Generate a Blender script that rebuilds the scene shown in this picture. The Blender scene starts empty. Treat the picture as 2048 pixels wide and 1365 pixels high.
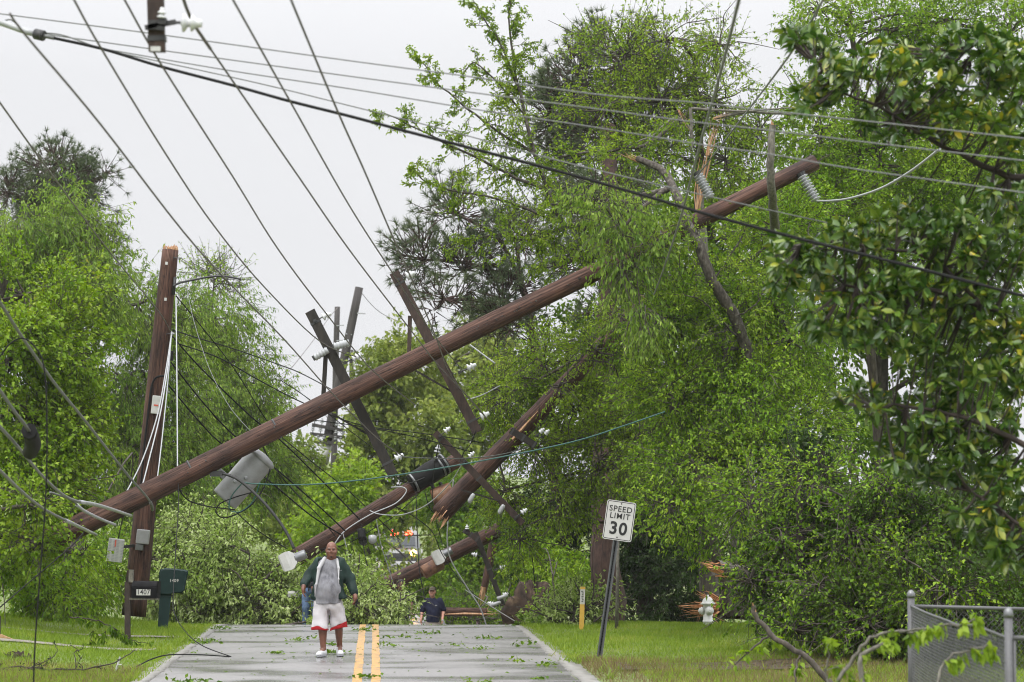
import bpy, math, random
import numpy as np
from mathutils import Vector, Matrix

SC = bpy.context.scene
COL = SC.collection
R = math.radians
rng = np.random.default_rng(11)
random.seed(11)

# ------------------------------------------------------------------ camera, sky, sun, exposure
F = 5689.0                       # focal length in photo pixels (100 mm on a 36 mm sensor, 2048 px wide)
CZ = 2.34
PITCH = math.atan((1012 - 682.5) / F)
cd = bpy.data.cameras.new('camera')
cd.lens = 100.0; cd.sensor_width = 36.0; cd.clip_start = 0.5; cd.clip_end = 2500.0
cd.dof.use_dof = True; cd.dof.focus_distance = 50.0; cd.dof.aperture_fstop = 3.0
cam = bpy.data.objects.new('camera', cd); COL.objects.link(cam)
cam.location = (0, 0, CZ); cam.rotation_euler = (math.pi / 2 + PITCH, 0, 0)
SC.camera = cam

SUN_EL, SUN_AZ = R(58), R(215)
world = bpy.data.worlds.new('World'); SC.world = world; world.use_nodes = True
wn, wl = world.node_tree.nodes, world.node_tree.links
wn.clear()
sky = wn.new('ShaderNodeTexSky'); sky.sky_type = 'NISHITA'; sky.sun_disc = False
sky.sun_elevation = SUN_EL; sky.sun_rotation = SUN_AZ; sky.dust_density = 4.0; sky.air_density = 1.0
tc = wn.new('ShaderNodeTexCoord'); sep = wn.new('ShaderNodeSeparateXYZ')
wl.new(tc.outputs['Generated'], sep.inputs[0])
ramp = wn.new('ShaderNodeMapRange')     # overcast luminance grows towards the zenith
ramp.inputs['From Min'].default_value = 0.15; ramp.inputs['From Max'].default_value = 0.9
ramp.inputs['To Min'].default_value = 1.0; ramp.inputs['To Max'].default_value = 3.6
wl.new(sep.outputs['Z'], ramp.inputs['Value'])
cl = wn.new('ShaderNodeTexNoise'); cl.inputs['Scale'].default_value = 3.0; cl.inputs['Detail'].default_value = 4.0
mp = wn.new('ShaderNodeMapping'); mp.inputs['Scale'].default_value = (1, 1, 3)
wl.new(tc.outputs['Generated'], mp.inputs[0]); wl.new(mp.outputs[0], cl.inputs['Vector'])
cm = wn.new('ShaderNodeMapRange'); cm.inputs['To Min'].default_value = 0.93; cm.inputs['To Max'].default_value = 1.06
wl.new(cl.outputs['Fac'], cm.inputs['Value'])
mul = wn.new('ShaderNodeMath'); mul.operation = 'MULTIPLY'
wl.new(ramp.outputs[0], mul.inputs[0]); wl.new(cm.outputs[0], mul.inputs[1])
cloud = wn.new('ShaderNodeVectorMath'); cloud.operation = 'SCALE'
cloud.inputs[0].default_value = (0.865, 0.87, 0.895)
wl.new(mul.outputs[0], cloud.inputs['Scale'])
bg1 = wn.new('ShaderNodeBackground'); bg1.inputs['Strength'].default_value = 0.72   # the cloud layer
wl.new(cloud.outputs[0], bg1.inputs['Color'])
hs = wn.new('ShaderNodeHueSaturation'); hs.inputs['Saturation'].default_value = 0.3
wl.new(sky.outputs[0], hs.inputs['Color'])
bg2 = wn.new('ShaderNodeBackground'); bg2.inputs['Strength'].default_value = 0.07
wl.new(hs.outputs[0], bg2.inputs['Color'])
mx = wn.new('ShaderNodeMixShader'); mx.inputs[0].default_value = 0.9
wl.new(bg2.outputs[0], mx.inputs[1]); wl.new(bg1.outputs[0], mx.inputs[2])
wo = wn.new('ShaderNodeOutputWorld'); wl.new(mx.outputs[0], wo.inputs['Surface'])

sd = bpy.data.lights.new('sun', 'SUN'); sd.energy = 1.2; sd.angle = R(24); sd.color = (1.0, 0.97, 0.92)
sun = bpy.data.objects.new('sun', sd); COL.objects.link(sun)
sun.rotation_euler = (math.pi / 2 - SUN_EL, 0, R(-25))
vs = SC.view_settings
vs.view_transform = 'Standard'; vs.look = 'None'; vs.gamma = 1.0; vs.exposure = 0.55; vs.use_curve_mapping = False
SC.cycles.use_denoising = True; SC.cycles.denoising_input_passes = 'RGB_ALBEDO_NORMAL'; SC.cycles.denoising_prefilter = 'ACCURATE'
SC.cycles.filter_width = 1.05
SC.cycles.max_bounces = 6; SC.cycles.transparent_max_bounces = 4; SC.cycles.volume_bounces = 0
SC.cycles.diffuse_bounces = 3; SC.cycles.glossy_bounces = 2; SC.cycles.transmission_bounces = 3
SC.cycles.caustics_reflective = False; SC.cycles.caustics_refractive = False

# ------------------------------------------------------------------ helpers
_ca, _sa = math.cos(PITCH), math.sin(PITCH)
def at(px, py, Y):
    """world point seen at photo pixel (px, py), Y metres ahead of the camera"""
    xc, yc = (px - 1024) / F, (682.5 - py) / F
    d = Vector((xc, _ca - yc * _sa, _sa + yc * _ca))
    return Vector((0, 0, CZ)) + d * (Y / d.y)
def ppm(Y): return F / Y

def nd(v):
    v = np.asarray(v, float)
    return v / np.maximum(np.linalg.norm(v, axis=-1, keepdims=True), 1e-9)
def runit(n):
    return nd(rng.normal(size=(n, 3)))

class MB:
    def __init__(s): s.v = []; s.f = []
    def add(s, verts, faces):
        b = len(s.v); s.v += [tuple(p) for p in verts]; s.f += [tuple(i + b for i in f) for f in faces]
        return s
    def tube(s, pts, rad, seg=8, caps=True, squash=1.0):
        pts = [Vector(p) for p in pts]; n = len(pts)
        if not hasattr(rad, '__len__'): rad = [rad] * n
        vs_, fs = [], []; up = None
        for i, p in enumerate(pts):
            t = (pts[min(i + 1, n - 1)] - pts[max(i - 1, 0)])
            t = t.normalized() if t.length > 1e-9 else Vector((0, 0, 1))
            if up is None:
                up = Vector((0, 0, 1)) if abs(t.z) < .9 else Vector((0, 1, 0))
            a = t.cross(up)
            if a.length < 1e-6: a = t.orthogonal()
            a.normalize(); b = a.cross(t).normalized(); up = b
            for k in range(seg):
                w = 2 * math.pi * k / seg
                vs_.append(p + (a * math.cos(w) + b * math.sin(w) * squash) * rad[i])
        for i in range(n - 1):
            for k in range(seg):
                k2 = (k + 1) % seg
                fs.append((i * seg + k, i * seg + k2, (i + 1) * seg + k2, (i + 1) * seg + k))
        if caps:
            fs.append(tuple(reversed(range(seg)))); fs.append(tuple((n - 1) * seg + k for k in range(seg)))
        return s.add(vs_, fs)
    def box(s, c, size, M=None, bev=0.0):
        hx, hy, hz = size[0] / 2, size[1] / 2, size[2] / 2
        c = Vector(c)
        if bev <= 0:
            vv = [Vector((x * hx, y * hy, z * hz)) for z in (-1, 1) for y in (-1, 1) for x in (-1, 1)]
            ff = [(0, 2, 3, 1), (4, 5, 7, 6), (0, 1, 5, 4), (2, 6, 7, 3), (0, 4, 6, 2), (1, 3, 7, 5)]
        else:
            import bmesh
            bm = bmesh.new(); bmesh.ops.create_cube(bm, size=1)
            for v in bm.verts: v.co = Vector((v.co.x * size[0], v.co.y * size[1], v.co.z * size[2]))
            bmesh.ops.bevel(bm, geom=list(bm.edges), offset=bev, segments=2, affect='EDGES', profile=.6)
            bm.verts.index_update()
            vv = [v.co.copy() for v in bm.verts]; ff = [tuple(v.index for v in f.verts) for f in bm.faces]; bm.free()
        if M is not None: vv = [M @ v for v in vv]
        return s.add([v + c for v in vv], ff)
    def bar(s, p, q, w, h, upv=(0, 0, 1)):
        p, q = Vector(p), Vector(q); t = (q - p).normalized(); u = Vector(upv)
        if abs(t.dot(u)) > .98: u = Vector((0, 1, 0))
        a = t.cross(u).normalized(); b = a.cross(t).normalized()
        vv = [e + a * (w / 2 * i) + b * (h / 2 * j) for e in (p, q) for i, j in ((-1, -1), (1, -1), (1, 1), (-1, 1))]
        return s.add(vv, [(0, 3, 2, 1), (4, 5, 6, 7), (0, 1, 5, 4), (1, 2, 6, 5), (2, 3, 7, 6), (3, 0, 4, 7)])
    def lathe(s, p, axis, prof, seg=14):
        """profile of (distance along axis, radius)"""
        ax = Vector(axis).normalized(); a = ax.orthogonal().normalized(); b = ax.cross(a); p = Vector(p)
        vv, ff = [], []
        for z, r in prof:
            for k in range(seg):
                w = 2 * math.pi * k / seg
                vv.append(p + ax * z + (a * math.cos(w) + b * math.sin(w)) * r)
        n = len(prof)
        for i in range(n - 1):
            for k in range(seg):
                k2 = (k + 1) % seg
                ff.append((i * seg + k, i * seg + k2, (i + 1) * seg + k2, (i + 1) * seg + k))
        ff.append(tuple(reversed(range(seg)))); ff.append(tuple((n - 1) * seg + k for k in range(seg)))
        return s.add(vv, ff)
    def prism(s, poly, thick, M):
        """outline in local xz, thickness along local y, placed by 4x4 M"""
        n = len(poly)
        vv = [M @ Vector((x, y, z)) for y in (-thick / 2, thick / 2) for x, z in poly]
        ff = [tuple(range(n)), tuple(reversed(range(n, 2 * n)))]
        ff += [(i, i + n, (i + 1) % n + n, (i + 1) % n) for i in range(n)]
        return s.add(vv, ff)

ORG = {}
def link(o, parent=None, org=(0, 0, 0)):
    COL.objects.link(o); ORG[o.name] = Vector(org)
    if parent is not None:
        o.parent = parent; o.location = Vector(org) - ORG[parent.name]
    else:
        o.location = org
    return o
def np_mesh(name, V, Fc, m, parent=None, org=None, smooth=False, k=4):
    """V (n,3) world coordinates, Fc (m,k) faces -> one mesh object"""
    V = np.asarray(V, np.float32); Fc = np.asarray(Fc, np.int32)
    if org is None: org = ORG[parent.name] if parent is not None else V.mean(0)
    me = bpy.data.meshes.new(name)
    me.vertices.add(len(V)); me.vertices.foreach_set('co', (V - np.array(org, np.float32)).ravel())
    nf, k = Fc.shape
    me.loops.add(nf * k); me.loops.foreach_set('vertex_index', Fc.ravel())
    me.polygons.add(nf); me.polygons.foreach_set('loop_start', np.arange(0, nf * k, k, dtype=np.int32))
    me.update(calc_edges=True); me.validate()
    if smooth: me.polygons.foreach_set('use_smooth', np.ones(nf, bool))
    me.materials.append(m)
    return link(bpy.data.objects.new(name, me), parent, org)
def mesh(name, mb, m, parent=None, org=None, smooth=False):
    if org is None:
        org = ORG[parent.name] if parent is not None else sum((Vector(p) for p in mb.v), Vector()) / len(mb.v)
    org = Vector(org)
    me = bpy.data.meshes.new(name)
    me.from_pydata([tuple(Vector(p) - org) for p in mb.v], [], mb.f); me.validate(); me.update()
    if smooth:
        me.polygons.foreach_set('use_smooth', [len(p.vertices) <= 4 for p in me.polygons])
    me.materials.append(m)
    return link(bpy.data.objects.new(name, me), parent, org)
def tag(o, label=None, cat=None, group=None, kind=None):
    if label: o['label'] = label
    if cat: o['category'] = cat
    if group: o['group'] = group
    if kind: o['kind'] = kind
    return o
def thing(name, loc, label, cat, group=None):
    o = bpy.data.objects.new(name, None); o.empty_display_size = .2
    link(o, None, loc); return tag(o, label, cat, group)
def smooth_path(pts, n=6):
    P = [Vector(p) for p in pts]; out = []
    for i in range(len(P) - 1):
        p0, p1, p2, p3 = P[max(i - 1, 0)], P[i], P[i + 1], P[min(i + 2, len(P) - 1)]
        for k in range(n):
            t = k / n
            out.append(.5 * ((2 * p1) + (p2 - p0) * t + (2 * p0 - 5 * p1 + 4 * p2 - p3) * t * t + (3 * p1 - p0 - 3 * p2 + p3) * t ** 3))
    out.append(P[-1]); return out
def px_path(pp, Y0, Y1):
    """pixel polyline to 3-D with depth running from Y0 to Y1 (straight in perspective)"""
    L = [0]
    for a, b in zip(pp, pp[1:]): L.append(L[-1] + math.hypot(b[0] - a[0], b[1] - a[1]))
    return [at(x, y, 1 / (1 / Y0 + (1 / Y1 - 1 / Y0) * l / L[-1])) for (x, y), l in zip(pp, L)]
def text_mesh(txt, size, bold=0.0, space=1.12):
    cu = bpy.data.curves.new('t', 'FONT'); cu.body = txt; cu.size = size; cu.align_x = 'CENTER'; cu.align_y = 'CENTER'
    cu.offset = bold; cu.space_character = space; cu.extrude = 0.0008; cu.resolution_u = 4
    o = bpy.data.objects.new('t', cu); COL.objects.link(o); bpy.context.view_layer.update()
    me = bpy.data.meshes.new_from_object(o.evaluated_get(bpy.context.evaluated_depsgraph_get()))
    vv = [v.co.copy() for v in me.vertices]; ff = [tuple(p.vertices) for p in me.polygons]
    bpy.data.objects.remove(o); bpy.data.curves.remove(cu); bpy.data.meshes.remove(me)
    return vv, ff

# ------------------------------------------------------------------ materials
def new_mat(name):
    m = bpy.data.materials.new(name); m.use_nodes = True
    nt = m.node_tree; nt.nodes.clear()
    out = nt.nodes.new('ShaderNodeOutputMaterial')
    return m, nt, out
def N(nt, t, **kw):
    n = nt.nodes.new(t)
    for k, v in kw.items():
        if k in n.inputs.keys(): n.inputs[k].default_value = v
        else: setattr(n, k, v)
    return n
def rampn(nt, fac, stops):
    r = nt.nodes.new('ShaderNodeValToRGB'); e = r.color_ramp.elements
    while len(e) < len(stops): e.new(.5)
    for el, (p, c) in zip(e, stops): el.position = p; el.color = (*c, 1)
    nt.links.new(fac, r.inputs[0]); return r
def mat(name, stops, rough=.6, scale=8.0, stretch=(1, 1, 1), bump=0.0, metal=0.0, spec=.5, detail=5.0, bscale=None, coat=0.0, rvar=0.0):
    """noise-ramped principled material in object space"""
    m, nt, out = new_mat(name)
    if not isinstance(stops[0], (tuple, list)): stops = [(0.3, tuple(c * .85 for c in stops)), (0.7, tuple(min(1, c * 1.12) for c in stops))]
    tcn = N(nt, 'ShaderNodeTexCoord'); mpn = N(nt, 'ShaderNodeMapping'); mpn.inputs['Scale'].default_value = stretch
    nt.links.new(tcn.outputs['Object'], mpn.inputs[0])
    no = N(nt, 'ShaderNodeTexNoise', Scale=scale, Detail=detail, Roughness=.6); nt.links.new(mpn.outputs[0], no.inputs['Vector'])
    r = rampn(nt, no.outputs['Fac'], stops)
    p = N(nt, 'ShaderNodeBsdfPrincipled', Roughness=rough, Metallic=metal)
    p.inputs['Specular IOR Level'].default_value = spec; p.inputs['Coat Weight'].default_value = coat
    nt.links.new(r.outputs[0], p.inputs['Base Color'])
    if rvar:
        mr = N(nt, 'ShaderNodeMapRange'); mr.inputs['To Min'].default_value = rough - rvar; mr.inputs['To Max'].default_value = rough + rvar
        mr.inputs['From Min'].default_value = .35; mr.inputs['From Max'].default_value = .65
        nt.links.new(no.outputs['Fac'], mr.inputs['Value']); nt.links.new(mr.outputs[0], p.inputs['Roughness'])
    if bump:
        b = N(nt, 'ShaderNodeBump', Strength=bump, Distance=.02)
        if bscale:
            n2 = N(nt, 'ShaderNodeTexNoise', Scale=bscale, Detail=4.0); nt.links.new(mpn.outputs[0], n2.inputs['Vector'])
            nt.links.new(n2.outputs['Fac'], b.inputs['Height'])
        else: nt.links.new(no.outputs['Fac'], b.inputs['Height'])
        nt.links.new(b.outputs[0], p.inputs['Normal'])
    nt.links.new(p.outputs[0], out.inputs[0]); return m
def leaf_mat(name, stops, trans=.35, rough=.45, clump=.6, cscale=.9, spec=.10):
    """per-leaf and per-clump colour variation, part of the light passes through"""
    m, nt, out = new_mat(name)
    geo = N(nt, 'ShaderNodeNewGeometry'); tcn = N(nt, 'ShaderNodeTexCoord')
    no = N(nt, 'ShaderNodeTexNoise', Scale=cscale, Detail=3.0); nt.links.new(tcn.outputs['Object'], no.inputs['Vector'])
    a = N(nt, 'ShaderNodeMath', operation='MULTIPLY'); a.inputs[1].default_value = 1 - clump
    nt.links.new(geo.outputs['Random Per Island'], a.inputs[0])
    mr = N(nt, 'ShaderNodeMapRange'); mr.inputs['From Min'].default_value = .3; mr.inputs['From Max'].default_value = .7
    mr.inputs['To Max'].default_value = clump; nt.links.new(no.outputs['Fac'], mr.inputs['Value'])
    s = N(nt, 'ShaderNodeMath', operation='ADD'); nt.links.new(a.outputs[0], s.inputs[0]); nt.links.new(mr.outputs[0], s.inputs[1])
    r = rampn(nt, s.outputs[0], stops)
    p = N(nt, 'ShaderNodeBsdfPrincipled', Roughness=rough); p.inputs['Specular IOR Level'].default_value = spec
    nt.links.new(r.outputs[0], p.inputs['Base Color'])
    t = N(nt, 'ShaderNodeBsdfTranslucent')
    g = N(nt, 'ShaderNodeHueSaturation', Saturation=1.15, Value=1.25); nt.links.new(r.outputs[0], g.inputs['Color'])
    nt.links.new(g.outputs[0], t.inputs['Color'])
    mxs = N(nt, 'ShaderNodeMixShader'); mxs.inputs[0].default_value = trans
    nt.links.new(p.outputs[0], mxs.inputs[1]); nt.links.new(t.outputs[0], mxs.inputs[2])
    nt.links.new(mxs.outputs[0], out.inputs[0]); return m
def emit(name, c, s):
    m, nt, out = new_mat(name); e = N(nt, 'ShaderNodeEmission', Strength=s); e.inputs['Color'].default_value = (*c, 1)
    nt.links.new(e.outputs[0], out.inputs[0]); return m

def pole_mat(name, dark, mid, light):
    """creosoted wood: fine grain along z, blotchy weathering and dark drying checks"""
    m, nt, out = new_mat(name); tcn = N(nt, 'ShaderNodeTexCoord')
    def noise(sc, st, det=6.0):
        mp_ = N(nt, 'ShaderNodeMapping'); mp_.inputs['Scale'].default_value = st; nt.links.new(tcn.outputs['Object'], mp_.inputs[0])
        n_ = N(nt, 'ShaderNodeTexNoise', Scale=sc, Detail=det, Roughness=.65); nt.links.new(mp_.outputs[0], n_.inputs['Vector']); return n_
    grain, blot, chk, knot = noise(34, (1, 1, .03), 8), noise(2.2, (1, 1, .35), 5), noise(17, (1, 1, .035), 3), noise(3.4, (1, 1, .8), 2)
    g = rampn(nt, grain.outputs['Fac'], [(0.3, dark), (0.5, mid), (0.72, light)])
    b_ = rampn(nt, blot.outputs['Fac'], [(0.32, (.36, .35, .36)), (0.48, (.9, .88, .87)), (0.6, (1.2, 1.15, 1.12)), (0.72, (1.7, 1.8, 1.9))])
    c_ = rampn(nt, chk.outputs['Fac'], [(0.48, (1, 1, 1)), (0.5, (.08, .08, .08)), (0.52, (1, 1, 1))])
    k_ = rampn(nt, knot.outputs['Fac'], [(0.24, (.2, .2, .2)), (0.29, (1, 1, 1))])
    cur = g.outputs[0]
    for o_ in (b_, c_, k_):
        mm = N(nt, 'ShaderNodeMix', data_type='RGBA', blend_type='MULTIPLY'); mm.inputs[0].default_value = 1.0
        nt.links.new(cur, mm.inputs[6]); nt.links.new(o_.outputs[0], mm.inputs[7]); cur = mm.outputs[2]
    p = N(nt, 'ShaderNodeBsdfPrincipled', Roughness=.72); p.inputs['Specular IOR Level'].default_value = .35; nt.links.new(cur, p.inputs['Base Color'])
    ad = N(nt, 'ShaderNodeMath', operation='ADD'); nt.links.new(grain.outputs['Fac'], ad.inputs[0]); nt.links.new(c_.outputs[0], ad.inputs[1])
    bp = N(nt, 'ShaderNodeBump', Strength=.8, Distance=.012); nt.links.new(ad.outputs[0], bp.inputs['Height']); nt.links.new(bp.outputs[0], p.inputs['Normal'])
    nt.links.new(p.outputs[0], out.inputs[0]); return m
M_pole = pole_mat('creosote_pole', (.028, .014, .0095), (.070, .032, .021), (.16, .092, .068))
M_polefar = mat('dark_pole', [(0.3, (.03, .027, .027)), (0.7, (.075, .066, .062))], .8, 9, (1, 1, .06), .3)
M_fresh = mat('fresh_split_wood', [(0.3, (.22, .10, .045)), (0.5, (.42, .23, .115)), (0.75, (.56, .39, .24))], .7, 18, (1, 1, .15), .5)
M_arm = mat('weathered_crossarm', [(0.3, (.008, .007, .005)), (0.6, (.024, .019, .014)), (0.8, (.05, .038, .028))], .8, 14, (1, 1, .3), .4)
M_armred = mat('red_crossarm', [(0.3, (.018, .011, .008)), (0.6, (.05, .030, .022)), (0.8, (.09, .058, .044))], .8, 14, (1, 1, .3), .4)
M_porc = mat('white_porcelain', (.62, .63, .64), .2, 10)
M_gport = mat('grey_porcelain', (.36, .37, .38), .25, 10)
M_steel = mat('galvanised_steel', (.20, .205, .21), .42, 20, metal=.7, rvar=.1)
M_dsteel = mat('dark_steel', (.05, .05, .05), .5, 20, metal=.4)
M_wire = mat('aluminium_wire', (.10, .085, .08), .5, 30, metal=.2)
M_wireg = mat('weathered_grey_wire', (.15, .155, .15), .5, 30, metal=.3)
M_black = mat('black_cable', (.012, .012, .012), .75, 20, spec=.2)
M_green = mat('green_insulated_wire', (.018, .085, .07), .4, 20)
M_white = mat('white_strand', (.36, .37, .38), .45, 30)
M_trafo = mat('transformer_grey', [(0.24, (.15, .10, .075)), (0.33, (.24, .24, .24)), (0.65, (.31, .315, .32)), (0.8, (.24, .24, .225))], .45, 5, bump=.05)
M_rust = mat('rusted_tank', [(0.3, (.03, .018, .014)), (0.45, (.13, .055, .028)), (0.6, (.22, .12, .065)), (0.72, (.33, .31, .28))], .7, 5, bump=.2)
M_lens = mat('lamp_lens', (.50, .50, .48), .25, 6)
M_orange = mat('orange_split_wood', [(0.3, (.30, .12, .045)), (0.5, (.52, .25, .10)), (0.75, (.62, .38, .20))], .7, 18, (1, 1, .15), .5)
M_bark = mat('bark', [(0.3, (.025, .02, .016)), (0.55, (.07, .058, .045)), (0.8, (.14, .12, .10))], .9, 14, (1, 1, .35), .6, detail=8)
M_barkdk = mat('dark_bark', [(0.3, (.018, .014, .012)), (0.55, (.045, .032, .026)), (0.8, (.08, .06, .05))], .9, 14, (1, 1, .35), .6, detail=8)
M_barkgr = mat('lichen_bark', [(0.3, (.06, .055, .045)), (0.55, (.15, .14, .115)), (0.8, (.26, .25, .21))], .9, 22, (1, 1, .5), .6, detail=8)
M_pinebark = mat('pine_bark', [(0.3, (.022, .013, .011)), (0.55, (.06, .033, .026)), (0.8, (.10, .058, .045))], .9, 12, (1, 1, .4), .7, detail=8)
M_conc = mat('pale_concrete', [(0.3, (.12, .115, .10)), (0.55, (.24, .23, .21)), (0.8, (.33, .32, .30))], .55, 6, bump=.2, bscale=60, rvar=.15)
# ------------------------------------------------------------------ ground, road, lawns
_ky = np.array([-60, 0, 40, 52, 55, 58, 62, 67, 72, 80, 100, 125, 150, 200, 300, 700.])
_kz = np.array([0, 0, 0, 0, 0, -.06, -.42, -.98, -1.5, -2.2, -3.1, -2.4, -.95, 1.5, 5, 16.])
_yy = np.linspace(-60, 700, 3041); _zz = np.interp(_yy, _ky, _kz)
_kern = np.hanning(9); _kern /= _kern.sum()
_zz = np.convolve(np.pad(_zz, 4, 'edge'), _kern, 'valid')
RS, RX0, RW = -0.0482, -0.115, 2.88          # road heading, offset, half width
def road_x(Y): return RX0 + RS * np.asarray(Y, float)
def road_z(Y): return np.interp(Y, _yy, _zz)
def gz(x, y):
    x = np.asarray(x, float); y = np.asarray(y, float)
    u = x - road_x(y); d = np.abs(u) - RW
    bank = np.clip((d - .4) / 5.0, 0, 1); bank = bank * bank * (3 - 2 * bank)
    side = np.where(u < 0, .24, .03)
    z = road_z(y) + bank * side + np.where(d > 0, .02 * np.sin(x * 1.7 + y * .6) * np.clip(d, 0, 1), 0)
    far = np.clip((np.abs(u) - 9) / 30, 0, 1)
    z = z + far * np.where(y > 56, np.clip((y - 56) / 12, 0, 1) * (-road_z(y) * .55), 0)
    return z
M_ground, nt, out = new_mat('lawn_soil')
tcn = N(nt, 'ShaderNodeTexCoord')
n1 = N(nt, 'ShaderNodeTexNoise', Scale=.55, Detail=6.0); n2 = N(nt, 'ShaderNodeTexNoise', Scale=14.0, Detail=6.0)
for n in (n1, n2): nt.links.new(tcn.outputs['Object'], n.inputs['Vector'])
r1 = rampn(nt, n2.outputs['Fac'], [(0.3, (.06, .09, .016)), (0.55, (.12, .165, .026)), (0.8, (.18, .20, .05))])
r2 = rampn(nt, n2.outputs['Fac'], [(0.3, (.03, .021, .014)), (0.6, (.08, .055, .035)), (0.8, (.13, .10, .06))])
r3 = rampn(nt, n1.outputs['Fac'], [(0.60, (0, 0, 0)), (0.70, (1, 1, 1))])
mxc = N(nt, 'ShaderNodeMix', data_type='RGBA'); nt.links.new(r3.outputs[0], mxc.inputs[0])
nt.links.new(r1.outputs[0], mxc.inputs[6]); nt.links.new(r2.outputs[0], mxc.inputs[7])
p = N(nt, 'ShaderNodeBsdfPrincipled', Roughness=.8); nt.links.new(mxc.outputs[2], p.inputs['Base Color'])
b = N(nt, 'ShaderNodeBump', Strength=.6, Distance=.04); nt.links.new(n2.outputs['Fac'], b.inputs['Height']); nt.links.new(b.outputs[0], p.inputs['Normal'])
nt.links.new(p.outputs[0], out.inputs[0])

xs = np.concatenate([np.linspace(-260, -24, 18), np.linspace(-22, 18, 101), np.linspace(20, 260, 18)])
ys = np.concatenate([np.linspace(-40, 30, 15), np.linspace(31, 110, 159), np.linspace(114, 500, 50)])
gx, gy = np.meshgrid(xs, ys); V = np.stack([gx, gy, gz(gx, gy)], -1).reshape(-1, 3)
nx_ = len(xs); ii = (np.arange(len(ys) - 1)[:, None] * nx_ + np.arange(nx_ - 1)[None]).ravel()
# keep the ground 6 cm below the paved strip so that it never pokes through
u_ = np.abs(V[:, 0] - road_x(V[:, 1])); V[:, 2] -= np.where(u_ < RW + .12, .06, 0)
tag(np_mesh('ground', V, np.stack([ii, ii + 1, ii + nx_ + 1, ii + nx_], 1), M_ground, org=(0, 0, 0), smooth=True), kind='structure')

def strip(name, u0, u1, dz, m, ys, h=0.0, wob=0.0):
    """ribbon along the road between lateral offsets u0 and u1; h gives it side walls"""
    n = len(ys); cx = road_x(ys); z = road_z(ys) + dz
    w0 = rng.normal(0, wob, n) if wob else 0; w1 = rng.normal(0, wob, n) if wob else 0
    A = np.stack([cx + u0 + w0, ys, z], 1); B = np.stack([cx + u1 + w1, ys, z], 1)
    i = np.arange(n - 1)
    if h:
        V = np.concatenate([A - [0, 0, h], A, B, B - [0, 0, h]]); Fs = []
        for k in range(3): Fs.append(np.stack([k * n + i, (k + 1) * n + i, (k + 1) * n + i + 1, k * n + i + 1], 1))
        Fc = np.concatenate(Fs)[:, ::-1]
    else:
        V = np.concatenate([A, B]); Fc = np.stack([i, n + i, n + i + 1, i + 1], 1)
    return np_mesh(name, V, Fc, m, org=(0, 0, 0))

M_road, nt, out = new_mat('wet_asphalt')
tcn = N(nt, 'ShaderNodeTexCoord'); mpa = N(nt, 'ShaderNodeMapping'); mpa.inputs['Scale'].default_value = (.42, .60, 1)
nt.links.new(tcn.outputs['Object'], mpa.inputs[0])
nw = N(nt, 'ShaderNodeTexNoise', Scale=1.3, Detail=4.0, Roughness=.45); nt.links.new(mpa.outputs[0], nw.inputs['Vector'])
nf = N(nt, 'ShaderNodeTexNoise', Scale=45.0, Detail=5.0); nt.links.new(tcn.outputs['Object'], nf.inputs['Vector'])
rc0 = rampn(nt, nf.outputs['Fac'], [(0.3, (.14, .134, .13)), (0.7, (.23, .222, .217))])
wet = rampn(nt, nw.outputs['Fac'], [(0.36, (.74, .74, .75)), (0.58, (1.06, 1.06, 1.06))])
rc = N(nt, 'ShaderNodeMix', data_type='RGBA', blend_type='MULTIPLY'); rc.inputs[0].default_value = 1.0
nt.links.new(rc0.outputs[0], rc.inputs[6]); nt.links.new(wet.outputs[0], rc.inputs[7])
rr = rampn(nt, nw.outputs['Fac'], [(0.38, (.19, .19, .19)), (0.60, (.46, .46, .46))])
p = N(nt, 'ShaderNodeBsdfPrincipled'); p.inputs['Specular IOR Level'].default_value = .5
nt.links.new(rc.outputs[2], p.inputs['Base Color']); nt.links.new(rr.outputs[0], p.inputs['Roughness'])
b = N(nt, 'ShaderNodeBump', Strength=.18, Distance=.006); nt.links.new(nf.outputs['Fac'], b.inputs['Height'])
b2 = N(nt, 'ShaderNodeBump', Strength=.05, Distance=.02); nt.links.new(nw.outputs['Fac'], b2.inputs['Height'])
nt.links.new(b.outputs[0], b2.inputs['Normal'])
nt.links.new(b2.outputs[0], p.inputs['Normal']); nt.links.new(p.outputs[0], out.inputs[0])
M_yellow = mat('worn_yellow_paint', [(0.33, (.15, .125, .10)), (0.48, (.46, .25, .06)), (0.7, (.56, .32, .08))], .4, 7, (1, 1, 1), .1, detail=9)
M_white_paint = mat('worn_white_paint', [(0.3, (.16, .155, .15)), (0.5, (.5, .5, .49)), (0.8, (.62, .62, .61))], .5, 4, detail=9)
yr = np.concatenate([np.linspace(-40, 34, 20), np.linspace(35, 110, 151), np.linspace(112, 420, 80)])
tag(strip('road', -RW, RW, 0, M_road, yr), kind='structure')
for u in (-.175, .075):
    tag(strip('road_marking', u, u + .125, .005, M_yellow, yr[yr < 150], wob=.004), kind='structure')
for s in (-1, 1):
    a, b_ = sorted((s * (RW + .003), s * (RW + .24)))
    tag(strip('kerb', a, b_, .012, M_conc, np.linspace(20, 130, 700), h=.12, wob=.022), kind='structure')
M_drive = mat('beige_driveway', [(0.3, (.12, .105, .085)), (0.55, (.22, .195, .165)), (0.8, (.30, .27, .235))], .7, 4, bump=.3, bscale=40)
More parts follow.
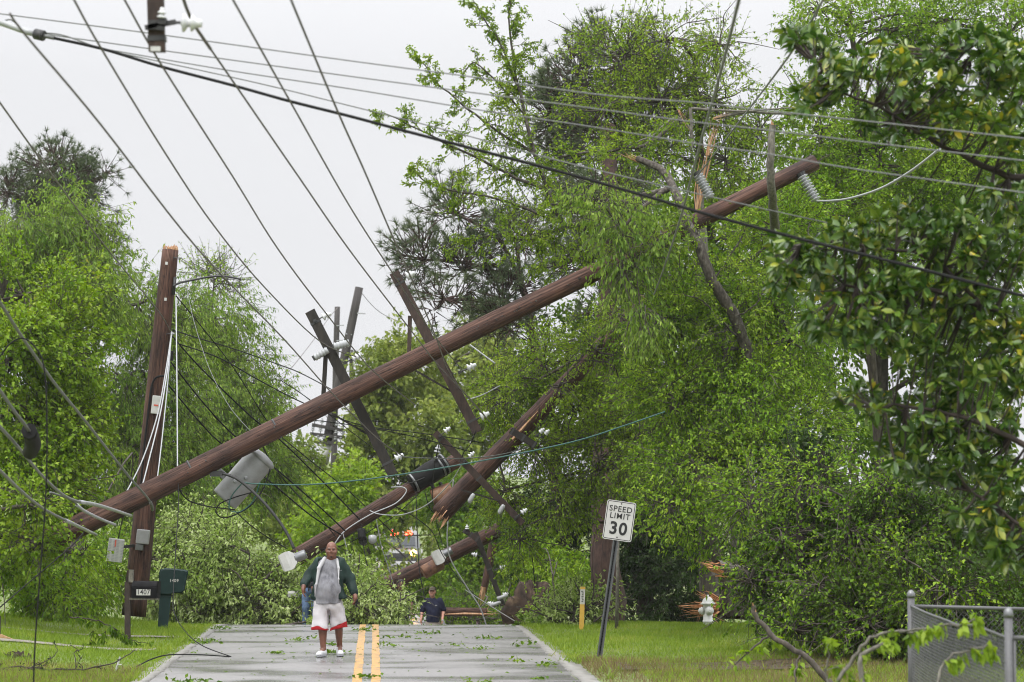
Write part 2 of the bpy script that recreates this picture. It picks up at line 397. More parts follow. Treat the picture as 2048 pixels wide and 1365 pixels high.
# driveways on the left lawn, and the muddy pull-off on the right
def pad(name, u0, u1, y0, y1, m, dz=.03, skew=0.0):
    us = np.linspace(u0, u1, 24); vv = np.linspace(y0, y1, 6)
    U, Y = np.meshgrid(us, vv); Y = Y + (U - u0) * skew + .06 * np.sin(U * 2.3 + Y)
    X = U + road_x(Y); Z = gz(X, Y) + dz
    V = np.stack([X, Y, Z], -1).reshape(-1, 3); i = (np.arange(5)[:, None] * 24 + np.arange(23)[None]).ravel()
    return tag(np_mesh(name, V, np.stack([i, i + 1, i + 25, i + 24], 1), m, org=(0, 0, 0)), kind='structure')
pad('driveway', -12.0, -3.45, 46.1, 46.75, M_drive, .02)
pad('driveway', -7.5, -3.3, 50.3, 50.75, M_drive, .02)
M_mud = mat('wet_mud', [(0.3, (.02, .013, .009)), (0.55, (.06, .038, .026)), (0.8, (.12, .085, .06))], .45, 5, bump=.6, rvar=.3)
pad('mud_path', 3.6, 8.5, 40.2, 42.2, M_mud, .03, .15)

# grass blades
def visible(x, y):
    px = 1024 + x / y * F
    return (px > -60) & (px < 2110)
def blades(n, ulo, uhi, y0, y1, h, w, keep=None):
    y = y0 + (y1 - y0) * rng.random(n); u = ulo + (uhi - ulo) * rng.random(n); x = road_x(y) + u
    k = visible(x, y)
    if keep is not None: k &= keep(u, y)
    x, y = x[k], y[k]; n = len(x); z = gz(x, y) - .01
    a = rng.random(n) * 6.283; hh = h * (.5 + rng.random(n)) * (1 + .35 * np.sin(x * 1.3) * np.sin(y * .8)); ww = w * (.6 + .8 * rng.random(n))
    lean = rng.normal(0, .45, (n, 2)) * hh[:, None]
    c, s = np.cos(a) * ww / 2, np.sin(a) * ww / 2
    P = np.stack([x, y, z], 1)
    V = np.stack([P + np.stack([c, s, 0 * c], 1), P - np.stack([c, s, 0 * c], 1), P + np.stack([lean[:, 0], lean[:, 1], hh], 1)], 1).reshape(-1, 3)
    return V, np.arange(3 * n).reshape(-1, 3)
M_grass = leaf_mat('grass_blades', [(0.0, (.12, .17, .022)), (0.5, (.19, .29, .034)), (0.85, (.29, .34, .06)), (1.0, (.38, .33, .13))], .3, .5, .55, .7)
M_dry = leaf_mat('dry_weeds', [(0.0, (.09, .10, .03)), (0.4, (.17, .13, .06)), (1.0, (.25, .19, .11))], .25, .6, .5, .9)
on_drive = lambda u, y: ~(((y > 46.2) & (y < 46.68)) | ((y > 50.36) & (y < 50.7))) | (u > -3.4)
V1, F1 = blades(120000, -10.5, -3.0, 38, 66, .06, .014, on_drive)
V2, F2 = blades(130000, 3.0, 13, 42.5, 66, .06, .014)
tx, ty = [], []
for _ in range(420):      # taller weed tufts
    y0 = 38 + 24 * random.random(); u0 = random.choice((-1, 1)) * (3.1 + 7 * random.random() ** 1.3); m_ = random.randint(8, 40); s_ = random.uniform(.04, .16)
    tx += list(road_x(y0) + u0 + rng.normal(0, s_, m_)); ty += list(y0 + rng.normal(0, s_, m_))
tx, ty = np.array(tx), np.array(ty); nT = len(tx); tz = gz(tx, ty); hT = .10 * (.5 + rng.random(nT)); aT = rng.random(nT) * 6.283
PT = np.stack([tx, ty, tz - .01], 1); wT = np.stack([np.cos(aT), np.sin(aT), 0 * aT], 1) * .009; lT = np.stack([rng.normal(0, .5, nT) * hT, rng.normal(0, .5, nT) * hT, hT], 1)
VT = np.stack([PT + wT, PT - wT, PT + lT], 1).reshape(-1, 3)
V2b, F2b = blades(60000, 3.8, 13, 34, 43, .06, .014); V1b, F1b = blades(30000, -9, -3.14, 36, 40, .06, .014)
tag(np_mesh('lawn_grass', np.concatenate([V1, V2, V1b, V2b, VT]), np.concatenate([F1, F2 + len(V1), F1b + len(V1) + len(V2), F2b + len(V1) + len(V2) + len(V1b), np.arange(3 * nT).reshape(-1, 3) + len(V1) + len(V2) + len(V1b) + len(V2b)]), M_grass, org=(0, 50, 0)), 'short bright green lawn grass on both road verges', 'grass', kind='stuff')
V3, F3 = blades(15000, 3.14, 8.0, 33, 43.4, .10, .012)
V4, F4 = blades(20000, -9, -3.14, 33, 41.5, .08, .012)
tag(np_mesh('dry_weeds', np.concatenate([V3, V4]), np.concatenate([F3, F4 + len(V3)]), M_dry, org=(0, 38, 0)), 'brownish dry weeds along the near edges of the road', 'weeds', kind='stuff')

# ------------------------------------------------------------------ vegetation builders
def leaf_arrays(pos, d, L, W, upb=.9, fold=.18):
    n = len(pos); d = nd(d)
    nn = rng.normal(size=(n, 3)); nn[:, 2] += upb
    s = nd(np.cross(d, nn)); n2 = np.cross(s, d)
    L = (L * (.65 + .7 * rng.random(n)))[:, None]; W_ = (W * (.7 + .6 * rng.random(n)))[:, None]
    mid = pos + d * L * .45 + n2 * W_ * fold
    tip = pos + d * L - np.array([0, 0, 1.0]) * L * .12
    V = np.stack([pos, mid - s * W_ / 2, tip, mid + s * W_ / 2], 1).reshape(-1, 3)
    return V
def quads(n): return np.arange(4 * n).reshape(-1, 4)
def seg_prisms(a, b, ra, rb):
    """thin three-sided twigs"""
    a, b = np.asarray(a, float), np.asarray(b, float); n = len(a)
    t = nd(b - a); x = nd(np.cross(t, runit(n))); y = np.cross(t, x)
    V = []
    for e, r in ((a, ra), (b, rb)):
        r = np.broadcast_to(np.asarray(r, float), (n,))[:, None]
        for k in range(3):
            w = 2.0944 * k; V.append(e + (x * math.cos(w) + y * math.sin(w)) * r)
    V = np.stack(V, 1).reshape(-1, 3); o = (np.arange(n) * 6)[:, None]
    Fc = np.concatenate([o + np.array([[k, (k + 1) % 3, 3 + (k + 1) % 3, 3 + k]]) for k in range(3)])
    return V, Fc
class Wood:
    """branches of one tree, collected into one mesh"""
    def __init__(s): s.V = []; s.F = []; s.n = 0
    def arr(s, V, Fc): s.V.append(np.asarray(V, float)); s.F.append(np.asarray(Fc) + s.n); s.n += len(V)
    def limb(s, pts, r0, r1, seg=7, wob=0.0):
        P = smooth_path(pts, 5); n = len(P)
        if wob: P = [p + Vector(rng.normal(0, wob, 3)) if 0 < i < n - 1 else p for i, p in enumerate(P)]
        mb = MB(); mb.tube(P, [r0 + (r1 - r0) * i / (n - 1) for i in range(n)], seg, caps=False)
        s.arr(mb.v, [f for f in mb.f]); return P
    def twigs(s, a, b, ra, rb):
        if len(a): s.arr(*seg_prisms(a, b, ra, rb))
    def build(s, name, m, parent):
        return np_mesh(name, np.concatenate(s.V), np.concatenate(s.F), m, parent, smooth=True)
def blob_twigs(bl, n, tw, droop, out=1.0, shell=.45, lumps=9, lump=(.28, .55)):
    """twig starts, ends inside the lumpy ellipsoids bl = [(px, py, Y, rpx, rpy, rY)]"""
    A, B, lim = [], [], []
    area = np.array([b[3] * b[4] / (F / b[2]) ** 2 for b in bl]); area = area / area.sum()
    for b_, w in zip(bl, area):
        c = np.array(at(b_[0], b_[1], b_[2])); k = ppm(b_[2]); rad = np.array([b_[3] / k, b_[5], b_[4] / k])
        d = runit(lumps); u = shell + (1 - shell) * rng.random(lumps) ** .6
        lc = c + d * rad * u[:, None] * .8; lr = (lump[0] + (lump[1] - lump[0]) * rng.random(lumps))
        m = max(6, int(n * w)); j = rng.choice(lumps, m, p=(lr ** 2) / (lr ** 2).sum())
        q = runit(m) * (rng.random(m) ** .45)[:, None] * lr[j][:, None] * rad
        st = lc[j] + q
        dr = nd(nd((st - c) / rad) * out + nd(q) * .5 + rng.normal(0, .45, (m, 3)) + np.array([0, 0, -droop]))
        L = tw * (.5 + rng.random(m))
        A.append(st); B.append(st + dr * L[:, None]); lim += [(Vector(c), [Vector(p) for p in lc])]
    return np.concatenate(A), np.concatenate(B), lim
def twig_leaves(A, B, per, L, W, droop=.3, upb=.9, spread=.9):
    n = len(A); t = np.repeat(np.arange(n), per); m = len(t)
    f = rng.random(m)[:, None] ** .8; d = nd(B - A)[t]
    pos = A[t] + (B - A)[t] * f + rng.normal(0, L * .18, (m, 3))
    ld = d * .55 + rng.normal(0, spread * .6, (m, 3)) + np.array([0, 0, -droop])
    return leaf_arrays(pos, ld, L, W, upb)
def needle_tufts(P, D, L, W, per):
    n = len(P); t = np.repeat(np.arange(n), per); m = len(t)
    d = nd(nd(D)[t] * .75 + rng.normal(0, .6, (m, 3)))
    l = (L * (.7 + .5 * rng.random(m)))[:, None]; s = nd(np.cross(d, runit(m))) * W / 2
    b0 = P[t] - nd(D)[t] * L * .25 * rng.random(m)[:, None]
    V = np.stack([b0 - s, b0 + s, b0 + d * l], 1).reshape(-1, 3)
    return V, np.arange(3 * m).reshape(-1, 3)
def tree(name, label, cat, trunk, r0, r1, bl, n, leaf, lm, bm, tw=.5, droop=.2, per=10, group=None, ldroop=.3, limbs=True, twig_r=.006,
         shell=.45, lumps=9, out=1.0, pine=False, lump=(.28, .55), twigs=True, extra=None, upb=.9):
    """trunk = pixel polyline [(px, py, Y)]; bl = crown ellipsoids; n = number of leaves (or needle tufts)"""
    tp = [at(*p) for p in trunk]
    if not pine and trunk[0][2] < 90: leaf = (leaf[0] * .82, leaf[1] * .82); n = int(n * 1.4)      # fine spring foliage
    o = thing(name, tp[0], label, cat, group)
    w = Wood(); P = w.limb(tp, r0, r1, 9, wob=r0 * .12)
    A, B, lim = blob_twigs(bl, n if pine else n // per, tw, droop, out, shell, lumps, lump)
    if limbs:
        for c, lc in lim:
            js = min(range(len(P)), key=lambda i: (P[i] - c).length + (0 if P[i].z < c.z else .6 * (P[i].z - c.z) + .5)); s = P[js]
            if (c - s).length > .02:
                mid = s.lerp(c, .5) + Vector((0, 0, .12 * (c - s).length)) + Vector(rng.normal(0, .06, 3)) * (c - s).length
                rr = max(.018, r1 * .75); w.limb([s, mid, c], rr, rr * .6, 6)
            for q in lc:
                mid = c.lerp(q, .5) + Vector(rng.normal(0, .07, 3)) * (q - c).length
                w.limb([c, mid, q], max(.014, r1 * .4), .008, 4)
            for _ in range(4):      # bare boughs showing at the front of the crown
                q = random.choice(lc); e = q + (q - c) * .55 + Vector((random.gauss(0, .35), -random.uniform(.2, .7), random.gauss(-.15, .35)))
                w.limb([q, q.lerp(e, .5) + Vector(rng.normal(0, .08, 3)), e], .014, .005, 4)
    if twigs:
        k = slice(None); w.twigs(A[k], B[k], twig_r, twig_r * .4)
    if extra: extra(w)
    w.build('trunk', bm, o)
    if pine:
        V, Fc = needle_tufts(B, B - A, leaf[0], leaf[1], per)
        np_mesh('crown', V, Fc, lm, o)
    else:
        V = twig_leaves(A, B, per, leaf[0], leaf[1], ldroop, upb)
        np_mesh('crown', V, quads(len(V) // 4), lm, o)
    return o
def limb_tree(name, label, cat, limbs, lm, bm, leaf, step=.22, side=(.5, 1.2), sub=3, per=9, droop=.1, ldroop=.25, group=None, stub=None, tip_only=0.0):
    """limbs = [(pixel polyline with Y, r0, r1, leafy)]: side shoots with leaves along each leafy limb"""
    o = thing(name, at(*limbs[0][0][0]), label, cat, group)
    w = Wood(); A, B = [], []
    for pts, r0, r1, leafy in limbs:
        P = w.limb([at(*p) for p in pts], r0, r1, 8, wob=.012)
        if not leafy: continue
        tot = sum((b - a).length for a, b in zip(P, P[1:])); acc = 0; nxt = tot * tip_only
        for a, b in zip(P, P[1:]):
            d = b - a; l = d.length
            while nxt < acc + l:
                q = a + d * ((nxt - acc) / max(l, 1e-6)); fr = nxt / tot
                sd = (d.normalized() * .7 + Vector(rng.normal(0, .75, 3)) + Vector((0, 0, -droop))).normalized()
                L = (side[0] + (side[1] - side[0]) * rng.random()) * (1.15 - .75 * fr) * leafy
                e = q + sd * L + Vector((0, 0, -.12 * L)); A.append(q); B.append(e)
                for _ in range(sub):
                    t = .25 + .75 * rng.random(); s0 = q.lerp(e, t)
                    s1 = s0 + (sd * .6 + Vector(rng.normal(0, .6, 3)) + Vector((0, 0, -droop))).normalized() * L * .45
                    A.append(s0); B.append(s1)
                nxt += step * (.5 + rng.random())
            acc += l
        A.append(P[-2]); B.append(P[-1])
    A = np.array([tuple(p) for p in A]); B = np.array([tuple(p) for p in B])
    w.twigs(A, B, .007, .003); w.build('trunk', bm, o)
    V = twig_leaves(A, B, per, leaf[0], leaf[1], ldroop); np_mesh('crown', V, quads(len(V) // 4), lm, o)
    if stub:
        mb = MB()
        for p, q, r in stub: splinter(mb, at(*p), at(*q), r)
        mesh('split_wood', mb, M_fresh, o)
    return o
def splinter(mb, p, q, r, n=9):
    """a bundle of torn wood spikes from p towards q"""
    p, q = Vector(p), Vector(q); d = q - p; L = d.length; t = d.normalized(); a = t.orthogonal().normalized(); b = t.cross(a)
    for _ in range(n):
        w = random.random() * 6.283; rr = r * random.random() ** .5; o = p + (a * math.cos(w) + b * math.sin(w)) * rr - t * L * .15
        e = o + t * L * (.3 + .95 * random.random() ** 1.3) + (a * random.gauss(0, 1) + b * random.gauss(0, 1)) * L * .06
        wd = r * (.13 + .26 * random.random() ** 1.3)
        bend = (a * random.gauss(0, 1) + b * random.gauss(0, 1)) * L * .035
        mb.tube([o, o.lerp(e, .35) + bend, o.lerp(e, .7) + bend * 1.4, e], [wd, wd * .85, wd * .5, wd * .06], 4, squash=.5)
# ------------------------------------------------------------------ trees
L_maple = leaf_mat('maple_leaves', [(0.0, (0.060, 0.139, 0.013)), (0.4, (0.165, 0.276, 0.022)), (0.85, (0.296, 0.395, 0.056)), (0.97, (0.330, 0.297, 0.070)), (1.0, (0.260, 0.128, 0.056))], .35, .42, .5, .8)
L_willow = leaf_mat('willow_oak_leaves', [(0.0, (0.064, 0.141, 0.023)), (0.45, (0.170, 0.271, 0.045)), (1.0, (0.319, 0.410, 0.085))], .35, .45, .5, .5)
L_green = leaf_mat('bright_green_leaves', [(0.0, (0.040, 0.104, 0.008)), (0.45, (0.158, 0.285, 0.022)), (1.0, (0.358, 0.474, 0.059))], .35, .42, .5, .7)
L_fresh = leaf_mat('young_yellow_green_leaves', [(0.0, (0.069, 0.140, 0.015)), (0.45, (0.189, 0.296, 0.029)), (1.0, (0.358, 0.459, 0.071))], .38, .45, .5, .9)
L_mid = leaf_mat('middle_green_leaves', [(0.0, (0.026, 0.073, 0.006)), (0.5, (0.101, 0.183, 0.013)), (1.0, (0.228, 0.315, 0.029))], .3, .42, .5, .6)
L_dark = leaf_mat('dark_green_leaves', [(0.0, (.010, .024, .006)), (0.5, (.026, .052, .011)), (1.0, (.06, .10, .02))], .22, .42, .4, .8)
L_pale = leaf_mat('upturned_pale_leaves', [(0.0, (0.117, 0.204, 0.037)), (0.4, (0.275, 0.380, 0.086)), (0.75, (0.445, 0.530, 0.224)), (1.0, (0.721, 0.774, 0.502))], .3, .45, .5, 1.2)
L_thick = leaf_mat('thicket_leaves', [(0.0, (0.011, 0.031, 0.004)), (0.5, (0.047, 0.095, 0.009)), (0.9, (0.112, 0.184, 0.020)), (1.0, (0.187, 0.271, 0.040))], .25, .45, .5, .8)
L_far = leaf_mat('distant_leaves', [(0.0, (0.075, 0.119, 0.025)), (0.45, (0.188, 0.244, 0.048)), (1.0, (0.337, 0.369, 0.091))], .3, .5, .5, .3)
L_pine = leaf_mat('pine_needles', [(0.0, (0.044, 0.069, 0.034)), (0.5, (0.094, 0.125, 0.060)), (1.0, (0.175, 0.206, 0.102))], .15, .5, .4, .5)
L_mag = leaf_mat('magnolia_leaves', [(0.0, (0.017, 0.050, 0.007)), (0.35, (0.053, 0.118, 0.015)), (0.65, (0.112, 0.193, 0.026)), (0.86, (0.223, 0.276, 0.042)), (0.93, (0.623, 0.536, 0.052)), (1.0, (0.668, 0.369, 0.052))], .15, .27, .25, 1.2, spec=.6)

M_trunk = mat('mottled_bark', [(0.3, (.02, .017, .013)), (0.5, (.06, .05, .04)), (0.7, (.15, .14, .115))], .9, 16, (1, 1, .6), .7, detail=9)
# left side
tree('maple_tree', 'bright yellow-green maple filling the near left edge', 'tree', [(-130, 1340, 52.6), (-110, 1000, 52.6), (-60, 740, 53.1), (10, 560, 53.6)], .2, .07,
     [(50, 590, 53.6, 120, 85, 1.6), (110, 690, 53.6, 120, 95, 1.7), (20, 720, 52.6, 110, 110, 1.7), (60, 830, 52.6, 140, 130, 1.8), (165, 850, 53.1, 75, 90, 1.3), (40, 980, 52.1, 130, 105, 1.6),
      (130, 990, 52.6, 70, 85, 1.2), (20, 1090, 52.1, 90, 60, 1.1), (75, 1085, 50.2, 60, 38, .45), (150, 1105, 50.0, 40, 20, .35), (60, 1010, 49.6, 50, 30, .4)], 36000, (.105, .075), L_maple, M_bark, .45, .1, 9, ldroop=.35, shell=.3, lumps=11, upb=1.6)
tree('drooping_tree', 'drooping green tree under the pine at the upper left', 'tree', [(150, 1225, 64), (150, 900, 65), (160, 640, 66)], .25, .08,
     [(30, 460, 66, 85, 90, 2.2), (110, 480, 66, 80, 95, 2.0), (168, 450, 66.5, 52, 75, 1.6), (100, 590, 66, 120, 95, 2.2), (195, 575, 66, 60, 80, 1.6)], 26000, (.15, .045), L_willow, M_bark, .7, .9, 11, ldroop=.9, shell=.35)
tree('willow_tree', 'tall soft green willow right behind the snapped standing pole', 'tree', [(300, 1215, 71), (305, 950, 71), (330, 650, 71)], .28, .08,
     [(275, 610, 70, 90, 90, 2.0), (360, 640, 71, 70, 80, 1.8), (250, 760, 69, 110, 120, 2.2), (330, 800, 70, 110, 130, 2.2), (230, 920, 68, 120, 130, 2.0), (340, 970, 69, 110, 120, 2.0)],
     36000, (.15, .042), L_willow, M_bark, .75, .9, 11, ldroop=.95, shell=.35)
tree('willow_tree', 'rounded willow sloping down to the road beyond the snapped pole', 'tree', [(440, 1215, 79), (445, 950, 79), (440, 660, 79)], .25, .07,
     [(430, 640, 78, 75, 75, 1.9), (480, 720, 79, 55, 100, 1.7), (420, 790, 78, 95, 130, 2.2), (500, 840, 79, 70, 110, 1.8), (430, 950, 77, 100, 110, 2.0), (520, 930, 79, 70, 90, 1.7)],
     30000, (.15, .045), L_willow, M_bark, .75, .9, 11, ldroop=.9, shell=.35)
tree('sapling', 'thin bare-topped sapling above the rounded willow', 'sapling', [(415, 900, 81), (420, 700, 81), (428, 560, 81)], .06, .02,
     [(415, 550, 81, 50, 45, 1.2), (450, 560, 81, 40, 40, 1.0)], 700, (.12, .05), L_fresh, M_bark, .6, -.3, 4, shell=.2, lumps=14, lump=(.2, .4), twig_r=.009)
tree('shrub', 'leafy bright green shrub on the left lawn by the maple', 'shrub', [(120, 1236, 56), (125, 1190, 56), (130, 1120, 56)], .05, .03,
     [(70, 1160, 56, 90, 80, 1.2), (150, 1140, 58, 70, 85, 1.2), (110, 1205, 55.5, 90, 40, .9), (225, 1130, 65, 60, 80, 1.1)], 14000, (.13, .05), L_green, M_bark, .5, .4, 10, ldroop=.7, shell=.3)
tree('broadleaf_tree', 'hazy grey-green tree beneath the leaning pole transformer', 'tree', [(590, 1190, 106), (592, 1050, 106), (590, 900, 106)], .25, .08,
     [(590, 960, 106, 55, 75, 2.0), (545, 1010, 104, 60, 75, 2.0), (620, 1040, 108, 60, 80, 2.0), (600, 905, 107, 30, 40, 1.2)], 12000, (.2, .11), L_far, M_bark, .6, .2, 10)
def pine(label, trunk, bl, n, needle=.24):
    return tree('pine_tree', label, 'pine', trunk, .24, .09, bl, n, (needle, .02), L_pine, M_pinebark, .55, -.35, 24, group=None, shell=.25, lumps=16, lump=(.18, .36), pine=True, twig_r=.018)
pine('round-topped dark pine rising over the upper left trees', [(125, 1150, 96), (122, 800, 96), (112, 430, 96)],
     [(110, 330, 96, 62, 38, 1.8), (140, 380, 96, 50, 55, 1.8), (70, 400, 96, 50, 55, 1.8), (185, 390, 97, 22, 40, 1.0), (110, 450, 96, 60, 60, 1.6), (18, 385, 95, 20, 45, 1.0), (212, 350, 97, 14, 18, .6), (190, 500, 97, 60, 40, 1.2)], 1500)
# middle, beyond the crest
tree('broadleaf_tree', 'light green tree rising behind the middle of the leaning pole', 'tree', [(722, 1190, 112), (762, 950, 112), (790, 760, 112)], .28, .08,
     [(790, 760, 112, 55, 75, 2.2), (765, 840, 111, 45, 70, 2.0), (830, 720, 112, 60, 65, 2.0), (830, 850, 111, 90, 90, 2.2), (755, 950, 110, 70, 80, 2.2), (840, 970, 110, 90, 80, 2.2)],
     24000, (.21, .125), L_far, M_bark, .7, .2, 10)
tree('broadleaf_tree', 'pale hazy tree in the gap between both crossarms', 'tree', [(900, 1190, 128), (895, 900, 128), (890, 760, 128)], .3, .1,
     [(900, 760, 128, 80, 80, 2.4), (960, 700, 126, 70, 90, 2.2), (930, 860, 126, 90, 90, 2.4), (1010, 820, 126, 80, 110, 2.4)], 14000, (.24, .14), L_far, M_bark, .7, .2, 10)
tree('broadleaf_tree', 'yellow-green small tree below the white-banded far pole', 'tree', [(690, 1240, 97), (690, 1120, 97), (690, 1000, 97)], .2, .06,
     [(650, 1020, 97, 80, 55, 1.8), (720, 1010, 96, 60, 70, 1.8), (700, 1080, 95, 70, 60, 1.6), (630, 1090, 94, 60, 60, 1.6)], 12000, (.17, .10), L_fresh, M_bark, .6, .2, 10)
tree('broadleaf_tree', 'middle green tree framing the emergency lights down the road', 'tree', [(930, 1225, 102), (930, 1100, 102), (925, 960, 102)], .25, .07,
     [(920, 960, 100, 80, 60, 1.8), (880, 1010, 102, 50, 40, 1.4), (900, 1170, 96, 60, 50, 1.4), (960, 1060, 98, 70, 70, 1.8), (1010, 1130, 97, 70, 80, 1.8), (930, 1140, 97, 50, 50, 1.4), (860, 1190, 96, 50, 40, 1.2)],
     22000, (.16, .10), L_mid, M_bark, .6, .2, 10)
tree('broadleaf_tree', 'loose middle green tree over the lights of the vehicles', 'tree', [(725, 1225, 118), (725, 1130, 118), (730, 1030, 118)], .16, .06,
     [(730, 1050, 118, 26, 40, 1.3), (800, 1030, 119, 60, 22, 1.3), (760, 1146, 112, 60, 24, 1.3), (850, 1150, 112, 40, 28, 1.3), (800, 1182, 108, 90, 32, 1.4), (872, 1070, 118, 18, 50, 1.0), (802, 1094, 140, 30, 5, .6)], 9000, (.16, .09), L_far, M_bark, .4, .2, 9)
# right side background
pine('grey-green pine behind the top of the broken right tree', [(1270, 1150, 82), (1265, 700, 82), (1245, 200, 82)],
     [(1240, 130, 82, 95, 75, 2.0), (1150, 170, 82, 65, 65, 1.8), (1105, 240, 82, 50, 70, 1.6), (1190, 260, 82, 80, 80, 1.8), (1300, 200, 83, 80, 90, 1.8), (1120, 330, 82, 50, 60, 1.4), (1240, 350, 82, 80, 70, 1.6)], 2100)
pine('grey-green pine reaching left below the broken tree top', [(1120, 1150, 78), (1100, 850, 78), (1040, 560, 78)],
     [(850, 520, 78, 62, 55, 1.5), (915, 430, 78, 60, 45, 1.5), (930, 540, 78, 75, 65, 1.6), (1010, 600, 78, 80, 55, 1.6), (890, 600, 77, 60, 35, 1.2), (1030, 480, 78, 80, 60, 1.6), (1000, 650, 78, 70, 40, 1.4)], 1050)
tree('broadleaf_tree', 'deep green tree filling in behind the right-hand wood', 'tree', [(1420, 1230, 78), (1420, 900, 78), (1420, 420, 78)], .35, .1,
     [(1330, 520, 78, 130, 130, 2.4), (1480, 480, 78, 140, 150, 2.4), (1300, 760, 77, 140, 150, 2.4), (1460, 760, 77, 150, 150, 2.4), (1330, 950, 76, 130, 120, 2.2), (1190, 820, 78, 110, 100, 2.2), (1120, 700, 80, 90, 80, 2.0)], 26000, (.2, .13), L_mid, M_bark, .7, .2, 10, twigs=False)
tree('broadleaf_tree', 'deep green tree behind the top right corner and magnolia', 'tree', [(1760, 1230, 74), (1760, 800, 74), (1760, 300, 74)], .35, .1,
     [(1650, 330, 74, 140, 150, 2.4), (1850, 250, 74, 160, 170, 2.4), (2020, 350, 74, 130, 200, 2.4), (1650, 620, 74, 150, 170, 2.4), (1850, 620, 74, 160, 190, 2.4), (1700, 900, 72, 160, 150, 2.4), (1900, 900, 72, 160, 180, 2.4), (2040, 700, 73, 100, 220, 2.4)], 30000, (.2, .13), L_mid, M_bark, .7, .2, 10, twigs=False)
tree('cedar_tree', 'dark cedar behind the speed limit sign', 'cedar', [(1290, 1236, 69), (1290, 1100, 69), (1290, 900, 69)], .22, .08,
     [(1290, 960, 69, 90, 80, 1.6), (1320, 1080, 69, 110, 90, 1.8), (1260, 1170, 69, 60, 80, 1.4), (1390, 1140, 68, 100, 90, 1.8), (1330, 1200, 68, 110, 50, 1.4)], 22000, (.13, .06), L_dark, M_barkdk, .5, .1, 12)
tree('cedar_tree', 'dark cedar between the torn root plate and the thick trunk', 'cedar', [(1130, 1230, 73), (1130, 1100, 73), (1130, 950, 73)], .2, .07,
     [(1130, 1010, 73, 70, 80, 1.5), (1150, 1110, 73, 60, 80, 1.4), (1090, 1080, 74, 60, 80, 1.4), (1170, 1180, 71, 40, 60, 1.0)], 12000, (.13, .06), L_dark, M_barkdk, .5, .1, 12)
tree('shrub', 'bright green bush growing over the torn root plate', 'shrub', [(1110, 1236, 66), (1110, 1200, 66), (1105, 1150, 66)], .04, .02,
     [(1100, 1140, 69, 60, 30, .9), (1140, 1190, 67, 32, 45, .7), (1060, 1115, 70, 40, 40, .8), (1075, 1253, 62, 40, 10, .4)], 6000, (.12, .07), L_green, M_bark, .4, .2, 10)
# the thick vine-covered trunk
def vines(w):
    for k in range(3):
        x = 1188 + 20 * k
        w.limb([at(x, 1245, 62.2), at(x - 6, 1130, 62.2), at(x + 4, 1030, 62.3), at(x - 3, 930, 62.4)], .02, .012, 5, wob=.02)
tree('pine_tree', 'thick reddish trunk with vines behind the speed limit sign', 'pine', [(1216, 1250, 63), (1211, 1080, 63), (1210, 880, 63.4), (1215, 600, 64), (1220, 250, 65)], .36, .16,
     [(1230, 420, 65, 90, 90, 1.6), (1180, 520, 65, 80, 60, 1.4), (1260, 620, 65, 80, 70, 1.4)], 900, (.24, .016), L_pine, M_pinebark, .5, -.3, 20, pine=True, lumps=14, lump=(.18, .36), extra=vines, twig_r=.015)
# the light tree over the broken tree, top
tree('broadleaf_tree', 'airy yellow-green tree at the top centre right', 'tree', [(1420, 1200, 61), (1400, 800, 61), (1400, 400, 61), (1390, 120, 61)], .22, .05,
     [(1250, 110, 60, 100, 80, 1.6), (1330, 80, 60, 90, 60, 1.6), (1210, 220, 60, 90, 80, 1.5), (1320, 200, 60, 120, 90, 1.8), (1430, 200, 60, 110, 100, 1.8), (1440, 90, 61, 60, 60, 1.2), (1300, 310, 60, 130, 60, 1.6), (1450, 320, 60, 110, 90, 1.6), (1520, 260, 61, 70, 70, 1.2)],
     14500, (.085, .05), L_fresh, M_bark, .55, 0, 8, shell=.15, lumps=22, lump=(.13, .30), twig_r=.007)
tree('broadleaf_tree', 'fresh green tree crossing the top right corner', 'tree', [(1780, 1230, 61.5), (1750, 800, 61.2), (1720, 300, 60), (1700, 20, 60)], .13, .05,
     [(1640, 20, 60, 60, 50, 1.2), (1760, 60, 60, 130, 90, 1.8), (1900, 40, 60, 130, 80, 1.8), (2020, 70, 60, 90, 90, 1.6), (1640, 260, 60, 90, 120, 1.7), (1760, 330, 60, 130, 130, 1.9), (1900, 380, 60, 120, 120, 1.9), (2020, 300, 60, 80, 150, 1.6), (1660, 430, 59, 110, 120, 1.7), (1850, 520, 60, 130, 110, 1.8)],
     36000, (.10, .055), L_green, M_bark, .5, .1, 10, shell=.3, lumps=12)
